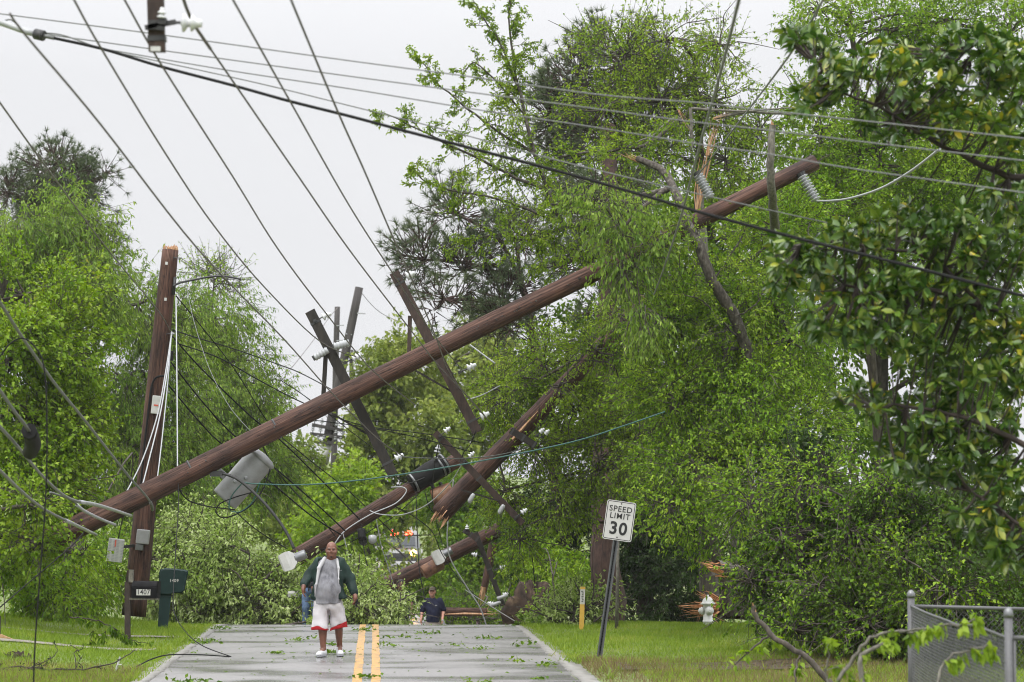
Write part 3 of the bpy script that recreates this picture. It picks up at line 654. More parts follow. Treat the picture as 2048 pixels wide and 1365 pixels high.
# the broken tree that hangs over the leaning pole
limb_tree('broken_tree', 'snapped tree with split limbs leaning over the leaning pole', 'tree', [
    ([(1520, 1225, 53), (1530, 960, 52.3), (1490, 690, 51.6), (1425, 560, 51.3), (1380, 450, 51.5), (1330, 350, 52.6), (1275, 318, 53)], .14, .06, 0),
    ([(1490, 690, 51.6), (1440, 640, 51.2), (1400, 600, 51.0), (1360, 590, 50.9)], .02, .008, 1.0), ([(1425, 560, 51.3), (1470, 500, 51.2), (1500, 440, 51.2)], .02, .008, 1.0), ([(1400, 490, 51.4), (1360, 480, 51.0), (1320, 500, 50.8)], .016, .008, .9), ([(1465, 640, 51.4), (1510, 610, 51.2), (1540, 560, 51.2)], .016, .008, .9),
    ([(1345, 375, 52.3), (1200, 420, 53.0), (1130, 450, 53.4), (1072, 310, 53.5), (1040, 190, 53.6), (1022, 90, 53.6), (1016, -30, 53.6)], .065, .012, 1.0),
    ([(1072, 310, 53.5), (970, 245, 53.4), (885, 175, 53.4), (832, 112, 53.4)], .03, .008, .9),
    ([(1100, 385, 53.5), (980, 330, 53.3), (860, 272, 53.2), (765, 225, 53.2)], .035, .008, .9),
    ([(1130, 450, 53.4), (1000, 400, 53.2), (880, 375, 53.2), (815, 338, 53.2)], .03, .008, .9),
    ([(1045, 200, 53.6), (1000, 90, 53.5), (945, 0, 53.5)], .025, .008, .7),
    ([(1050, 230, 53.6), (960, 130, 53.5), (925, 150, 53.5)], .02, .008, .6),
    ([(1355, 238, 54.2), (1300, 285, 53.6), (1230, 300, 54), (1120, 315, 53.9), (1000, 355, 53.7)], .045, .01, .7),
    ([(1130, 450, 53.4), (1060, 480, 54.2), (990, 470, 54.3), (900, 500, 54.3)], .03, .008, .8),
    ([(1180, 440, 53.9), (1130, 520, 54.6), (1060, 540, 54.6)], .03, .008, .8),
    ([(1380, 450, 51.4), (1250, 500, 52.8), (1150, 420, 53.4), (1090, 410, 53)], .03, .01, .8),
    ], L_fresh, M_trunk, (.062, .033), .10, (.45, 1.05), 6, 10, 0.12,
    stub=[((1275, 318, 53), (1232, 298, 53), .06)])
tree('hanging_branch', 'wilted branch draped over the upper part of the leaning pole', 'branch', [(1330, 380, 52), (1280, 420, 51.4), (1235, 470, 51)], .05, .02,
     [(1230, 440, 51, 75, 70, .9), (1250, 540, 50.8, 65, 75, .7), (1280, 620, 50.8, 50, 70, .6), (1190, 400, 51, 60, 45, .7), (1300, 500, 51, 50, 70, .6)], 3000, (.115, .05), L_willow, M_bark, .5, 1.1, 9, ldroop=1.3, shell=.3)
# split trunks next to it
def snag(nm, label, pts, r0, r1, stub, bm=M_barkgr, leafs=None):
    o = thing(nm, at(*pts[0]), label, 'tree')
    w = Wood(); w.limb([at(*p) for p in pts], r0, r1, 9, wob=r0 * .1)
    if leafs:
        for q in leafs: w.limb([at(*p) for p in q[0]], q[1], q[2], 6, wob=.01)
    w.build('trunk', bm, o); mb = MB()
    for p, q, r in stub: splinter(mb, at(*p), at(*q), r, 10)
    mesh('split_wood', mb, M_fresh, o); return o
snag('split_tree', 'pale split trunk with a folded-over top right of the broken tree', [(1480, 1225, 57), (1460, 900, 56.8), (1415, 560, 56.5), (1400, 420, 56.3), (1412, 330, 56.2)], .14, .07,
     [((1400, 400, 56.0), (1432, 232, 56.0), .05), ((1418, 300, 56.0), (1436, 228, 56), .04), ((1432, 236, 56.0), (1470, 222, 56), .03), ((1360, 225, 56), (1385, 262, 56), .02)], leafs=[
     ([(1432, 236, 56.2), (1500, 225, 56.4), (1600, 232, 56.6)], .045, .02), ([(1382, 300, 56), (1384, 262, 56), (1381, 216, 56)], .03, .035), ([(1381, 218, 56), (1480, 222, 56.3), (1590, 216, 56.5)], .035, .012), ([(1384, 262, 56), (1350, 235, 56), (1300, 275, 55.8), (1230, 300, 55.6)], .03, .015)])
snag('dead_tree', 'grey lichen-covered dead snag standing in front of the pole top', [(1590, 1225, 56), (1565, 800, 55), (1551, 480, 52.5), (1545, 400, 50.8), (1541, 330, 50.3), (1546, 250, 50.3)], .11, .06,
     [((1546, 252, 50.3), (1545, 238, 50.3), .04)])
# foliage under and right of the leaning pole
tree('broadleaf_tree', 'fine-leaved tree fallen across the two rear broken poles', 'tree', [(1470, 1230, 57), (1400, 1000, 57), (1330, 780, 56.8), (1180, 700, 56.5)], .16, .05,
     [(1090, 730, 57.9, 100, 75, 1.0), (1010, 790, 57.6, 75, 60, .9), (1150, 820, 58.0, 110, 100, 1.0), (1230, 730, 58.4, 100, 90, 1.1), (1200, 920, 56.2, 100, 90, 1.0), (1070, 900, 56.3, 70, 60, .7), (1010, 980, 56.6, 60, 60, .5), (1120, 1000, 56.3, 60, 70, .7), (1280, 850, 56, 90, 100, 1.1), (1040, 1080, 57, 40, 50, .5), (1190, 700, 55.5, 60, 40, .5), (1120, 770, 55.2, 36, 22, .3), (1240, 630, 55.6, 50, 40, .5)],
     30000, (.075, .045), L_fresh, M_bark, .45, .5, 9, shell=.25, lumps=13, lump=(.2, .42), twig_r=.006)
tree('broadleaf_tree', 'dense bright green tree right of the speed limit sign', 'tree', [(1500, 1230, 52), (1490, 1000, 52), (1450, 700, 52)], .22, .06,
     [(1360, 640, 53, 110, 100, 1.5), (1480, 600, 53, 120, 110, 1.6), (1360, 800, 52, 120, 100, 1.6), (1490, 790, 52, 130, 110, 1.7), (1390, 930, 51, 120, 85, 1.5), (1520, 930, 51, 130, 100, 1.6), (1340, 1010, 50.5, 60, 50, .9), (1460, 1050, 50.5, 100, 70, 1.2), (1580, 680, 53, 120, 120, 1.6), (1600, 850, 52, 100, 110, 1.5), (1560, 470, 54, 110, 100, 1.5)],
     52000, (.095, .045), L_green, M_bark, .45, .12, 10, ldroop=.35, shell=.3, lumps=13)
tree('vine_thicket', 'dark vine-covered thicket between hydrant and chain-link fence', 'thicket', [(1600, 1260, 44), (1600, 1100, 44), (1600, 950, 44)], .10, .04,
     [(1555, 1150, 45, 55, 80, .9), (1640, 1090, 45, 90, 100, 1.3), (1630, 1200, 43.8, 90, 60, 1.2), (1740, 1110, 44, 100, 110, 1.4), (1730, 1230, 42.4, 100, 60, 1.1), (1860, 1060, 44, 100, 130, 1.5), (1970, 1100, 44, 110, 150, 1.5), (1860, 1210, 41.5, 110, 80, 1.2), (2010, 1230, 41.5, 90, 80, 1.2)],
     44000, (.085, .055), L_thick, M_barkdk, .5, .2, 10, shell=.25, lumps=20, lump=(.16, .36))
tree('vine_curtain', 'lighter green vines and saplings climbing over the dark thicket', 'vines', [(1690, 1290, 43), (1690, 1150, 43), (1700, 1000, 43.5)], .05, .02,
     [(1500, 1010, 46, 60, 90, .8), (1560, 1090, 44.2, 50, 60, .6), (1620, 980, 44.5, 70, 80, .8), (1700, 1060, 43, 60, 70, .6), (1640, 1170, 42.6, 60, 50, .6), (1780, 980, 43.5, 70, 60, .7), (1800, 1120, 42.4, 60, 70, .6), (1740, 1250, 41.4, 70, 30, .5), (1900, 1180, 40.8, 70, 40, .6), (1590, 1260, 42.4, 70, 26, .5), (1500, 1160, 44.4, 30, 60, .5)],
     8000, (.085, .05), L_green, M_bark, .55, .5, 9, shell=.1, lumps=16, lump=(.15, .34), twig_r=.007)
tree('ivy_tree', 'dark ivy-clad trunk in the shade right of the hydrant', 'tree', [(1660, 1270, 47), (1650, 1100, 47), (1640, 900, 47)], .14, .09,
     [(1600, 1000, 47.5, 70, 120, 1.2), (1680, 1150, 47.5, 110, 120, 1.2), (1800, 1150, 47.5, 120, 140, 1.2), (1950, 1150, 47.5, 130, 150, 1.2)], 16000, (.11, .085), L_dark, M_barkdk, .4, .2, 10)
# storm debris at the crest
def fallen(label, trunk, r0, bl, n, lm, leaf, **k):
    def poke(w):        # torn boughs sticking out of the heap
        for _ in range(len(bl) * 4):
            b_ = random.choice(bl); c = at(b_[0] + random.uniform(-1, 1) * b_[3] * .7, b_[1] + random.uniform(-.3, .6) * b_[4], b_[2] - b_[5] * random.uniform(.2, .9))
            d = Vector((random.gauss(0, 1), random.gauss(0, .5), abs(random.gauss(0, .6)))).normalized() * random.uniform(.5, 1.3)
            w.limb([c, c + d * .5 + Vector(rng.normal(0, .08, 3)), c + d + Vector((0, 0, -.1))], random.uniform(.012, .032), .006, 5)
    return tree('fallen_tree', label, 'fallen tree', trunk, r0, .04, bl, n, leaf, lm, M_bark, .55, .15, 10, ldroop=.5, shell=.25, lumps=18, lump=(.16, .36), extra=poke, **k)
fallen('big uprooted tree with pale upturned leaves blocking the left lane', [(300, 1235, 63), (420, 1220, 62.5), (560, 1215, 62), (640, 1225, 62)], .16,
       [(400, 1110, 62.5, 70, 75, 1.2), (470, 1120, 62, 80, 75, 1.2), (360, 1180, 62, 70, 60, 1.0), (450, 1200, 61.5, 90, 50, 1.0), (540, 1170, 61.5, 60, 60, 1.0), (550, 1215, 61, 70, 35, .9), (380, 1060, 63, 40, 40, .8), (620, 1225, 61.5, 45, 28, .7), (330, 1120, 63, 50, 70, .9)],
       30000, L_pale, (.115, .055))
fallen('fallen leafy top lying across the double yellow line', [(660, 1246, 60.5), (740, 1235, 60.5), (790, 1240, 60.5)], .07,
       [(700, 1190, 60.8, 40, 45, .7), (738, 1212, 60.5, 40, 32, .7), (778, 1220, 60.2, 32, 24, .7), (795, 1240, 60, 22, 9, .4), (688, 1165, 61.5, 26, 28, .6), (725, 1235, 60, 70, 20, .6)], 10500, L_pale, (.12, .062))
fallen('pale leafy broken bush beside the yellow marker post', [(1120, 1255, 57), (1150, 1240, 57), (1170, 1225, 57)], .03,
       [(1150, 1225, 57.5, 42, 34, .6), (1115, 1240, 57.3, 32, 22, .5), (1180, 1225, 57.6, 26, 32, .5), (1150, 1248, 57, 55, 14, .5)], 4200, L_pale, (.11, .05))
for lab, lims, lm in (
    ('pale leafy branch sprawled over the crest behind the bald man', [([(560, 1252, 58.6), (600, 1246, 58.8), (650, 1240, 59.0), (690, 1225, 59.4)], .03, .008, .6)], L_pale),
    ('torn leafy branch lying below the lower broken pole', [([(720, 1245, 60), (745, 1225, 60.3), (765, 1208, 60.6), (780, 1198, 60.8)], .025, .007, .6)], L_pale),
    ('low green branch lying on the crest by the right kerb', [([(1090, 1262, 55.5), (1060, 1256, 56), (1030, 1250, 56.5)], .018, .006, .6)], L_mid)):
    limb_tree('fallen_branch', lab, 'branch', lims, lm, M_bark, (.085, .042), .12, (.25, .6), 3, 8, .1)
# magnolia, close to the camera
def magnolia():
    Y0 = 25.0
    bl = [(1625, 80, 45, 34), (1650, 150, 60, 40), (1740, 130, 70, 50), (1840, 150, 80, 65), (1940, 110, 80, 50), (2010, 160, 60, 90), (1640, 190, 45, 30), (1810, 230, 90, 50), (1920, 235, 80, 45), (2025, 270, 50, 60), (2010, 400, 50, 50), (1585, 70, 25, 22), (1600, 205, 30, 22),
          (1570, 490, 40, 26), (1680, 490, 80, 45), (1800, 470, 90, 60), (1900, 470, 80, 60), (2000, 500, 70, 60), (1605, 555, 70, 40), (1730, 570, 90, 50), (1850, 590, 90, 60), (1960, 620, 90, 70), (1680, 640, 70, 40), (1790, 660, 80, 40), (2020, 720, 60, 80),
          (1840, 720, 60, 40), (1920, 750, 70, 50), (1720, 800, 45, 35), (1830, 830, 90, 50), (1950, 850, 90, 60), (1800, 900, 60, 40), (1900, 930, 90, 45), (2010, 950, 60, 70), (1960, 1030, 60, 45), (2030, 1080, 40, 60), (1990, 1110, 40, 30)]
    trunk = [at(2330, 1500, 24.5), at(2310, 900, 24.6), at(2290, 300, 25), at(2260, -200, 25)]
    o = thing('magnolia_tree', trunk[0], 'glossy dark-leaved magnolia with yellowing leaves reaching in from the right', 'magnolia')
    w = Wood(); P = w.limb(trunk, .17, .1, 10)
    mains = [([(2300, 500, 25), (2150, 390, 25), (1990, 340, 25), (1880, 290, 25), (1790, 238, 25)], .045, .014), ([(1880, 290, 25), (1760, 215, 24.8), (1690, 185, 24.8), (1630, 120, 24.8)], .018, .008),
             ([(2300, 800, 24.6), (2120, 690, 24.7), (1960, 610, 24.8), (1850, 580, 24.8), (1690, 570, 24.8)], .045, .012), ([(1960, 610, 24.8), (1860, 520, 24.9), (1700, 490, 25), (1600, 490, 25)], .02, .008),
             ([(2300, 1050, 24.5), (2150, 950, 24.6), (1990, 860, 24.6), (1870, 820, 24.6), (1750, 810, 24.6)], .04, .01), ([(2300, 1200, 24.5), (2140, 1120, 24.5), (2030, 1040, 24.5), (1940, 980, 24.5)], .03, .01),
             ([(2290, 320, 25), (2150, 200, 25), (2040, 140, 25), (1930, 100, 25)], .035, .01)]
    nodes = []
    for pts, a, b in mains: nodes += w.limb([at(*p) for p in pts], a, b, 7, wob=.01)
    A, B = [], []
    for x, y, rx, ry in bl:
        for _ in range(int(rx * ry / 135) + 3):
            a, r = random.random() * 6.283, random.random() ** .5
            q = at(x + rx * r * math.cos(a), y + ry * r * math.sin(a), Y0 + random.uniform(-.7, .7))
            s = min(nodes, key=lambda p: (p - q).length); e = s.lerp(q, .86) + Vector(rng.normal(0, .03, 3))
            if True: w.limb([s, s.lerp(q, .45) + Vector((0, 0, -.03)), q], .009, .005, 5)
            A.append(tuple(e)); B.append(tuple(q))
    A, B = np.array(A), np.array(B); d = nd(B - A)
    per = 12; t = np.repeat(np.arange(len(B)), per); m = len(t)
    ld = d[t] * .55 + nd(rng.normal(size=(m, 3))) * .85 + np.array([0, 0, .12]); pos = B[t] - d[t] * .05 * rng.random((m, 1))
    # wider leaves of six corners
    ld = nd(ld); nn = rng.normal(size=(m, 3)) * .7; nn[:, 2] += 1.0; s = nd(np.cross(ld, nn)); n2 = np.cross(s, ld)
    L = (.132 * (.65 + .5 * rng.random(m)))[:, None]; W_ = L * (.34 + .1 * rng.random((m, 1)))
    p1 = pos + ld * L * .3; p2 = pos + ld * L * .68 - np.array([0, 0, .008]); tip = pos + ld * L - np.array([0, 0, .03]) * rng.random((m, 1))
    V = np.stack([pos, p1 - s * W_ * .42 + n2 * W_ * .13, p2 - s * W_ * .45 + n2 * W_ * .12, tip, p2 + s * W_ * .45 + n2 * W_ * .12, p1 + s * W_ * .42 + n2 * W_ * .13], 1).reshape(-1, 3)
    k = (np.arange(m) * 6)[:, None]; Fc = np.concatenate([k + np.array([[0, 1, 2, 3]]), k + np.array([[0, 3, 4, 5]])])
    w.build('trunk', M_barkdk, o); np_mesh('crown', V, Fc, L_mag, o)
magnolia()
# near broken branches at the lower right
limb_tree('fallen_branch', 'grey torn branch with a pale broken end under the thicket', 'branch', [
    ([(1506, 1212, 33), (1514, 1240, 33), (1560, 1285, 32.8), (1610, 1315, 32.6), (1680, 1390, 32.4)], .026, .036, 0), ([(1540, 1270, 33), (1500, 1300, 32.8), (1470, 1330, 32.7)], .015, .008, .5), ([(1600, 1312, 32.6), (1590, 1350, 32.4), (1600, 1390, 32.3)], .015, .008, .4)],
    L_fresh, M_bark, (.10, .06), .3, (.2, .4), 1, 6, .4, stub=[((1510, 1222, 33), (1506, 1205, 33), .025)])
limb_tree('fallen_branch', 'leafy yellow-green branch lying in front of the chain-link fence', 'branch', [
    ([(1640, 1420, 24), (1700, 1330, 24), (1740, 1280, 24), (1800, 1265, 24), (1850, 1262, 24)], .02, .008, .8), ([(1640, 1420, 24), (1720, 1400, 23.5), (1725, 1310, 23.5), (1770, 1290, 23.5)], .03, .015, .6),
    ([(1800, 1265, 24), (1900, 1250, 23), (1950, 1235, 23)], .01, .006, .7), ([(1660, 1390, 24), (1850, 1400, 22), (1880, 1330, 22), (1930, 1300, 22), (1980, 1290, 22)], .015, .006, .9), ([(1640, 1420, 24), (1660, 1390, 24), (1650, 1330, 24), (1660, 1280, 24)], .012, .006, .7)],
    L_fresh, M_barkgr, (.085, .045), .2, (.1, .28), 1, 7, .6, ldroop=.9)
limb_tree('fallen_branch', 'tangle of dark bare twigs on the grass at the lower left', 'branch', [
    ([(-60, 1345, 39.5), (60, 1338, 39.5), (150, 1340, 39.5), (230, 1325, 39.6), (270, 1300, 39.8)], .016, .006, .25), ([(-60, 1345, 39.5), (40, 1334, 39.8), (120, 1345, 39.6)], .012, .006, .2),
    ([(60, 1338, 39.5), (180, 1350, 39.2), (250, 1345, 39.3)], .012, .006, .25), ([(60, 1338, 39.5), (110, 1310, 39.7), (112, 1290, 39.8)], .008, .004, .3), ([(150, 1340, 39.5), (150, 1300, 39.6), (140, 1290, 39.7)], .008, .004, .3)],
    L_dark, M_barkdk, (.05, .02), .25, (.3, .8), 3, 1, -.1)
limb_tree('fallen_branch', 'drooping leafy twig hanging over the grass left of the mailboxes', 'branch', [
    ([(140, 1235, 47), (190, 1240, 47), (225, 1255, 47), (262, 1280, 47.2)], .012, .006, .5), ([(185, 1262, 47), (182, 1275, 47), (180, 1290, 47)], .008, .004, .45), ([(210, 1262, 47), (204, 1280, 47)], .008, .004, .4), ([(225, 1255, 47), (270, 1282, 47.5), (300, 1286, 47.5)], .008, .004, .3)],
    L_mid, M_barkdk, (.10, .05), .16, (.1, .25), 1, 7, .6, ldroop=1.0)
# torn root plate beyond the crest
def root_plate():
    o = thing('root_plate', at(1062, 1255, 67), 'torn-up brown root plate of an uprooted tree beside the road', 'tree roots')
    c = at(1062, 1222, 67); n = 700; V = []
    mb = MB(); seg, rows = 28, 14
    for j in range(rows + 1):
        th = math.pi * j / rows
        for i in range(seg):
            ph = 2 * math.pi * i / seg
            k = 1 + .22 * math.sin(3 * ph + 2 * th) + .14 * math.sin(7 * ph + th * 5) + rng.normal(0, .06)
            V.append(c + Vector((.58 * math.sin(th) * math.cos(ph) * k, .4 * math.sin(th) * math.sin(ph) * k, .56 * math.cos(th) * k)))
    mb.add(V, [(j * seg + i, (j + 1) * seg + i, (j + 1) * seg + (i + 1) % seg, j * seg + (i + 1) % seg) for j in range(rows) for i in range(seg)])
    mesh('soil', mb, mat('clay_soil', [(0.3, (.014, .009, .007)), (0.5, (.05, .03, .02)), (0.7, (.15, .10, .06)), (0.85, (.24, .18, .12))], .9, 4, bump=1.0, detail=9), o, smooth=True)
    w = Wood(); a = runit(60); a[:, 1] = -np.abs(a[:, 1]) * .6; s = np.array(c) + a * [.45, .3, .48]
    w.twigs(s, s + a * [.3, .3, .3] * rng.random((60, 1)) * 1.6 + rng.normal(0, .08, (60, 3)), .016, .004); w.build('roots', M_barkdk, o)
root_plate()
fallen('dull green fallen brush lying beyond the crest under the level pole piece', [(900, 1258, 82), (960, 1252, 82), (1030, 1250, 82)], .05,
       [(905, 1238, 82, 40, 16, .8), (960, 1236, 82, 40, 14, .8), (1020, 1236, 82, 40, 22, .9), (1000, 1210, 86, 40, 22, .9), (930, 1195, 88, 40, 20, .9), (1060, 1240, 78, 40, 20, .8)], 7000, L_mid, (.11, .06))
def log(name, label, p, q, r, spikes, bm):
    o = thing(name, at(*q), label, 'log'); w = Wood(); w.limb([at(*p), at(*p).lerp(at(*q), .5), at(*q)], r, r * 1.05, 12, wob=.01); w.build('trunk', bm, o)
    mb = MB()
    for a, b_, rr, n in spikes: mb = MB(); splinter(mb, at(*a), at(*b_), rr, n); mesh('split_wood', mb, M_orange, o)
    return o
log('log', 'snapped trunk hanging in the leaves above the hydrant with a long torn end', (1432, 1136, 48.6), (1540, 1160, 49.2), .14,
    [((1440, 1138, 48.55), (1400, 1124, 48.5), .11, 16), ((1430, 1128, 48.5), (1385, 1117, 48.5), .03, 3), ((1440, 1150, 48.45), (1500, 1164, 48.5), .05, 4)], M_barkgr)
log('log', 'snapped log with orange splinters lying on the grass behind the hydrant', (1425, 1212, 57.7), (1530, 1218, 58.2), .24,
    [((1425, 1218, 56.6), (1360, 1220, 56.5), .12, 46), ((1424, 1206, 56.9), (1396, 1190, 56.8), .19, 34), ((1408, 1196, 57.3), (1384, 1182, 57.3), .02, 2), ((1420, 1230, 57.2), (1382, 1248, 57.1), .03, 4), ((1425, 1232, 57.2), (1450, 1246, 57), .06, 6), ((1400, 1228, 57.2), (1391, 1254, 57.1), .02, 3)], M_pinebark)
# leaves and sprigs strewn over the wet road
def litter():
    n = 320; y = 36 + 22 * rng.random(n) ** .7; u = rng.normal(0, 1.9, n); u = np.clip(u, -2.75, 2.75); x = road_x(y) + u
    pos = np.stack([x, y, road_z(y) + .008], 1); d = runit(n); d[:, 2] *= .15
    V = leaf_arrays(pos, d, .06, .03, 3.0)
    A = []
    for _ in range(26):
        yy = 37 + 20 * random.random(); uu = random.uniform(-2.9, 2.9); c = np.array([road_x(yy) + uu, yy, road_z(yy) + .012]); m = random.randint(8, 34); s = random.uniform(.06, .2)
        ps = c + rng.normal(0, 1, (m, 3)) * [s, s * 1.3, .012]; ps[:, 2] = np.abs(ps[:, 2] - c[2]) + c[2]; dd = runit(m); dd[:, 2] = np.abs(dd[:, 2]) * .5
        A.append(leaf_arrays(ps, dd, .085, .04, 1.5))
    V = np.concatenate([V] + A)
    tag(np_mesh('leaf_litter', V, quads(len(V) // 4), L_mid, org=(-2, 45, 0)), 'torn green leaves scattered on the wet road', 'leaves', kind='stuff')
litter()
# ------------------------------------------------------------------ utility poles
def shaft(name, p, q, r0, r1, m, parent, seg=22, rings=26):
    """round pole with its own z axis along the grain"""
    p, q = Vector(p), Vector(q); L = (q - p).length; mb = MB(); ph = random.random() * 6
    vv, ff = [], []
    for i in range(rings + 1):
        z = L * i / rings; r = r0 + (r1 - r0) * i / rings
        ox, oy = .012 * math.sin(ph + z * .9), .012 * math.cos(ph * 2 + z * .7)
        for k in range(seg):
            w = 2 * math.pi * k / seg; rr = r * (1 + .025 * math.sin(3 * w + ph) + .018 * math.sin(5 * w + z * 1.3) + random.gauss(0, .006))
            vv.append((ox + math.cos(w) * rr, oy + math.sin(w) * rr, z))
    for i in range(rings):
        for k in range(seg):
            k2 = (k + 1) % seg; ff.append((i * seg + k, i * seg + k2, (i + 1) * seg + k2, (i + 1) * seg + k))
    ff.append(tuple(reversed(range(seg)))); ff.append(tuple(rings * seg + k for k in range(seg)))
    me = bpy.data.meshes.new(name); me.from_pydata(vv, [], ff); me.update()
    me.polygons.foreach_set('use_smooth', [len(f.vertices) == 4 for f in me.polygons]); me.materials.append(m)
    o = link(bpy.data.objects.new(name, me), parent, p)
    o.rotation_euler = (q - p).to_track_quat('Z', 'Y').to_euler()
    return o
def insulator(parent, p, d, s=1.0, m=None, sheds=2, stem=True):
    """pin insulator: steel pin and a glazed shed body"""
    p, d = Vector(p), Vector(d).normalized()
    prof = [(.06, .018)]
    for i in range(sheds):
        z = .07 + i * .065; prof += [(z, .03), (z + .008, .075 - .008 * i), (z + .026, .068 - .008 * i), (z + .045, .035)]
    prof += [(.07 + sheds * .065, .034), (.095 + sheds * .065, .03), (.10 + sheds * .065, .012)]
    mb = MB(); mb.lathe(p, d, [(z * s, r * s) for z, r in prof], 14)
    o = mesh('insulator', mb, m or M_porc, parent, smooth=True)
    if stem:
        mb = MB(); mb.tube([p - d * .10 * s, p + d * .07 * s], .013 * s, 6); mb.bar(p - d * .11 * s, p - d * .05 * s, .10 * s, .05 * s); mesh('pin', mb, M_dsteel, o)
    return o
def arm(parent, a, b, w, h, m=None):
    mb = MB(); a, b = Vector(a), Vector(b); t = (b - a).normalized(); up = Vector((0, 1, 0)).cross(t).normalized()
    mb.bar(a, b, h, w, up); mb.v = [tuple(Vector(v) + Vector(rng.normal(0, .002, 3))) for v in mb.v]
    o = mesh('crossarm', mb, m or M_arm, parent)
    for f in (.07, .5, .93):
        mb = MB(); c = a.lerp(b, f); mb.bar(c - t * .02, c + t * .02, h + .012, w + .012, up)
        mesh('steel_band', mb, M_dsteel, o)
    return o
def pdir(x0, y0, x1, y1): return Vector((x1 - x0, 0, y0 - y1)).normalized()
def bracing(parent, name, a, b, w=.05, m=None):
    mb = MB(); mb.bar(a, b, w, w * .6); return mesh(name, mb, m or M_arm, parent)

# the big leaning pole across the road
def LP(f, dy=0.0): 
    x, y = 90 + (1632 - 90) * f, 1086 + (326 - 1086) * f
    return at(x, y, 51.0 + 2.0 * f + dy)
lp = thing('utility_pole', LP(0), 'long red-brown pole leaning across the whole road with two crossarms and a transformer', 'utility pole')
shaft('shaft', LP(0), LP(1), .205, .150, M_pole, lp, rings=40)
mb = MB(); splinter(mb, LP(.985), at(1660, 306, 53.05), .10, 9); mesh('split_wood', mb, M_armred, lp)
for f in (.19, .30, .385, .62, .80):
    c = LP(f); t = (LP(1) - LP(0)).normalized(); rr = .205 - .055 * f
    mb = MB(); mb.lathe(c - t * .02, t, [(0, rr + .006), (.04, rr + .006)], 20)
    mesh('steel_band', mb, M_dsteel, lp, smooth=True)
mb = MB()
for k in range(26):
    f = .05 + .9 * random.random(); c = LP(f); mb.tube([c + Vector((0, -.15, 0)), c + Vector((random.uniform(-.05, .05), -.235 + .04 * f, random.uniform(-.05, .05)))], .012, 6)
mesh('bolt', mb, M_dsteel, lp)['kind'] = 'stuff'
Ya = 52.75
a1 = arm(lp, at(788, 545, Ya), at(955, 865, Ya - .1), .19, .12, M_armred)
for (x0, y0), (x1, y1) in (((797, 560), (822, 549)), ((920, 745), (945, 733)), ((946, 842), (975, 828))):
    insulator(a1, at(x0 + 8, y0 - 4, Ya - .05), pdir(x0, y0, x1, y1), 1.1)
bracing(lp, 'brace', at(820, 632, Ya), at(818, 716, Ya - .05), .075, M_armred); bracing(lp, 'brace', at(832, 742, Ya), at(906, 785, Ya), .06)
Yb = 52.25
a2 = arm(lp, at(620, 623, Yb), at(786, 950, Yb - .1), .19, .12)
for (x0, y0), (x1, y1) in (((630, 642), (656, 630)), ((690, 726), (718, 712)), ((776, 926), (803, 911))):
    insulator(a2, at(x0 + 8, y0 - 4, Yb - .05), pdir(x0, y0, x1, y1), 1.05)
for p0, p1, r in (((629, 716), (656, 700), .07), ((668, 694), (699, 686), .075)):
    mb = MB(); A_, B_ = at(*p0, Yb - .18), at(*p1, Yb - .18); d = (B_ - A_); L = d.length
    prof = [(0, r * .8)]
    for i in range(5): prof += [(L * (i + .2) / 5, r), (L * (i + .5) / 5, r), (L * (i + .7) / 5, r * .86), (L * (i + .95) / 5, r * .86)]
    mb.lathe(A_, d, prof, 12); fu = mesh('fuse_cutout', mb, M_gport, a2, smooth=True)
    mb = MB(); mb.bar(A_ - d * .12, A_ + d * .02, .09, .09); mesh('fuse_clip', mb, M_dsteel, fu)
bracing(lp, 'brace', at(652, 702, Yb - .05), at(646, 806, Yb - .05), .08); bracing(lp, 'brace', at(664, 828, Yb), at(734, 868, Yb), .06)
# transformer under the pole
tb, tt = at(449, 1000, 52.0), at(527, 912, 52.0); ax = (tt - tb).normalized(); L = (tt - tb).length
mb = MB(); mb.lathe(tb, ax, [(0, .24), (.015, .262), (.05, .265), (L * .45, .268), (L * .9, .272), (L * .93, .272)], 32)
tr = mesh('transformer', mb, M_trafo, lp, smooth=True)
mb = MB(); mb.lathe(tt - ax * L * .075, ax, [(0, .285), (.045, .29), (.06, .27), (.10, .2), (.12, .05)], 32); mesh('lid', mb, M_trafo, tr, smooth=True)
mb = MB(); mb.lathe(tb - ax * .004, ax, [(0, .2), (.002, .2)], 32); mesh('bottom_plate', mb, M_dsteel, tr)
mb = MB(); sx = -ax.cross(Vector((0, 1, 0))).normalized()
for f in (.3, .82):
    mb = MB(); mb.bar(tb + ax * L * f - sx * .20, tb + ax * L * f - sx * .44, .10, .12); mesh('hanger_bracket', mb, M_steel, tr)
for k, f in enumerate((.42, .5)):
    mb = MB(); q = tb + ax * L * f + Vector((-.08 + .14 * k, -.26, 0)); mb.lathe(q, (0, -1, 0), [(0, .03), (.03, .035), (.06, .02)], 10); mesh('bushing', mb, M_gport, tr, smooth=True)
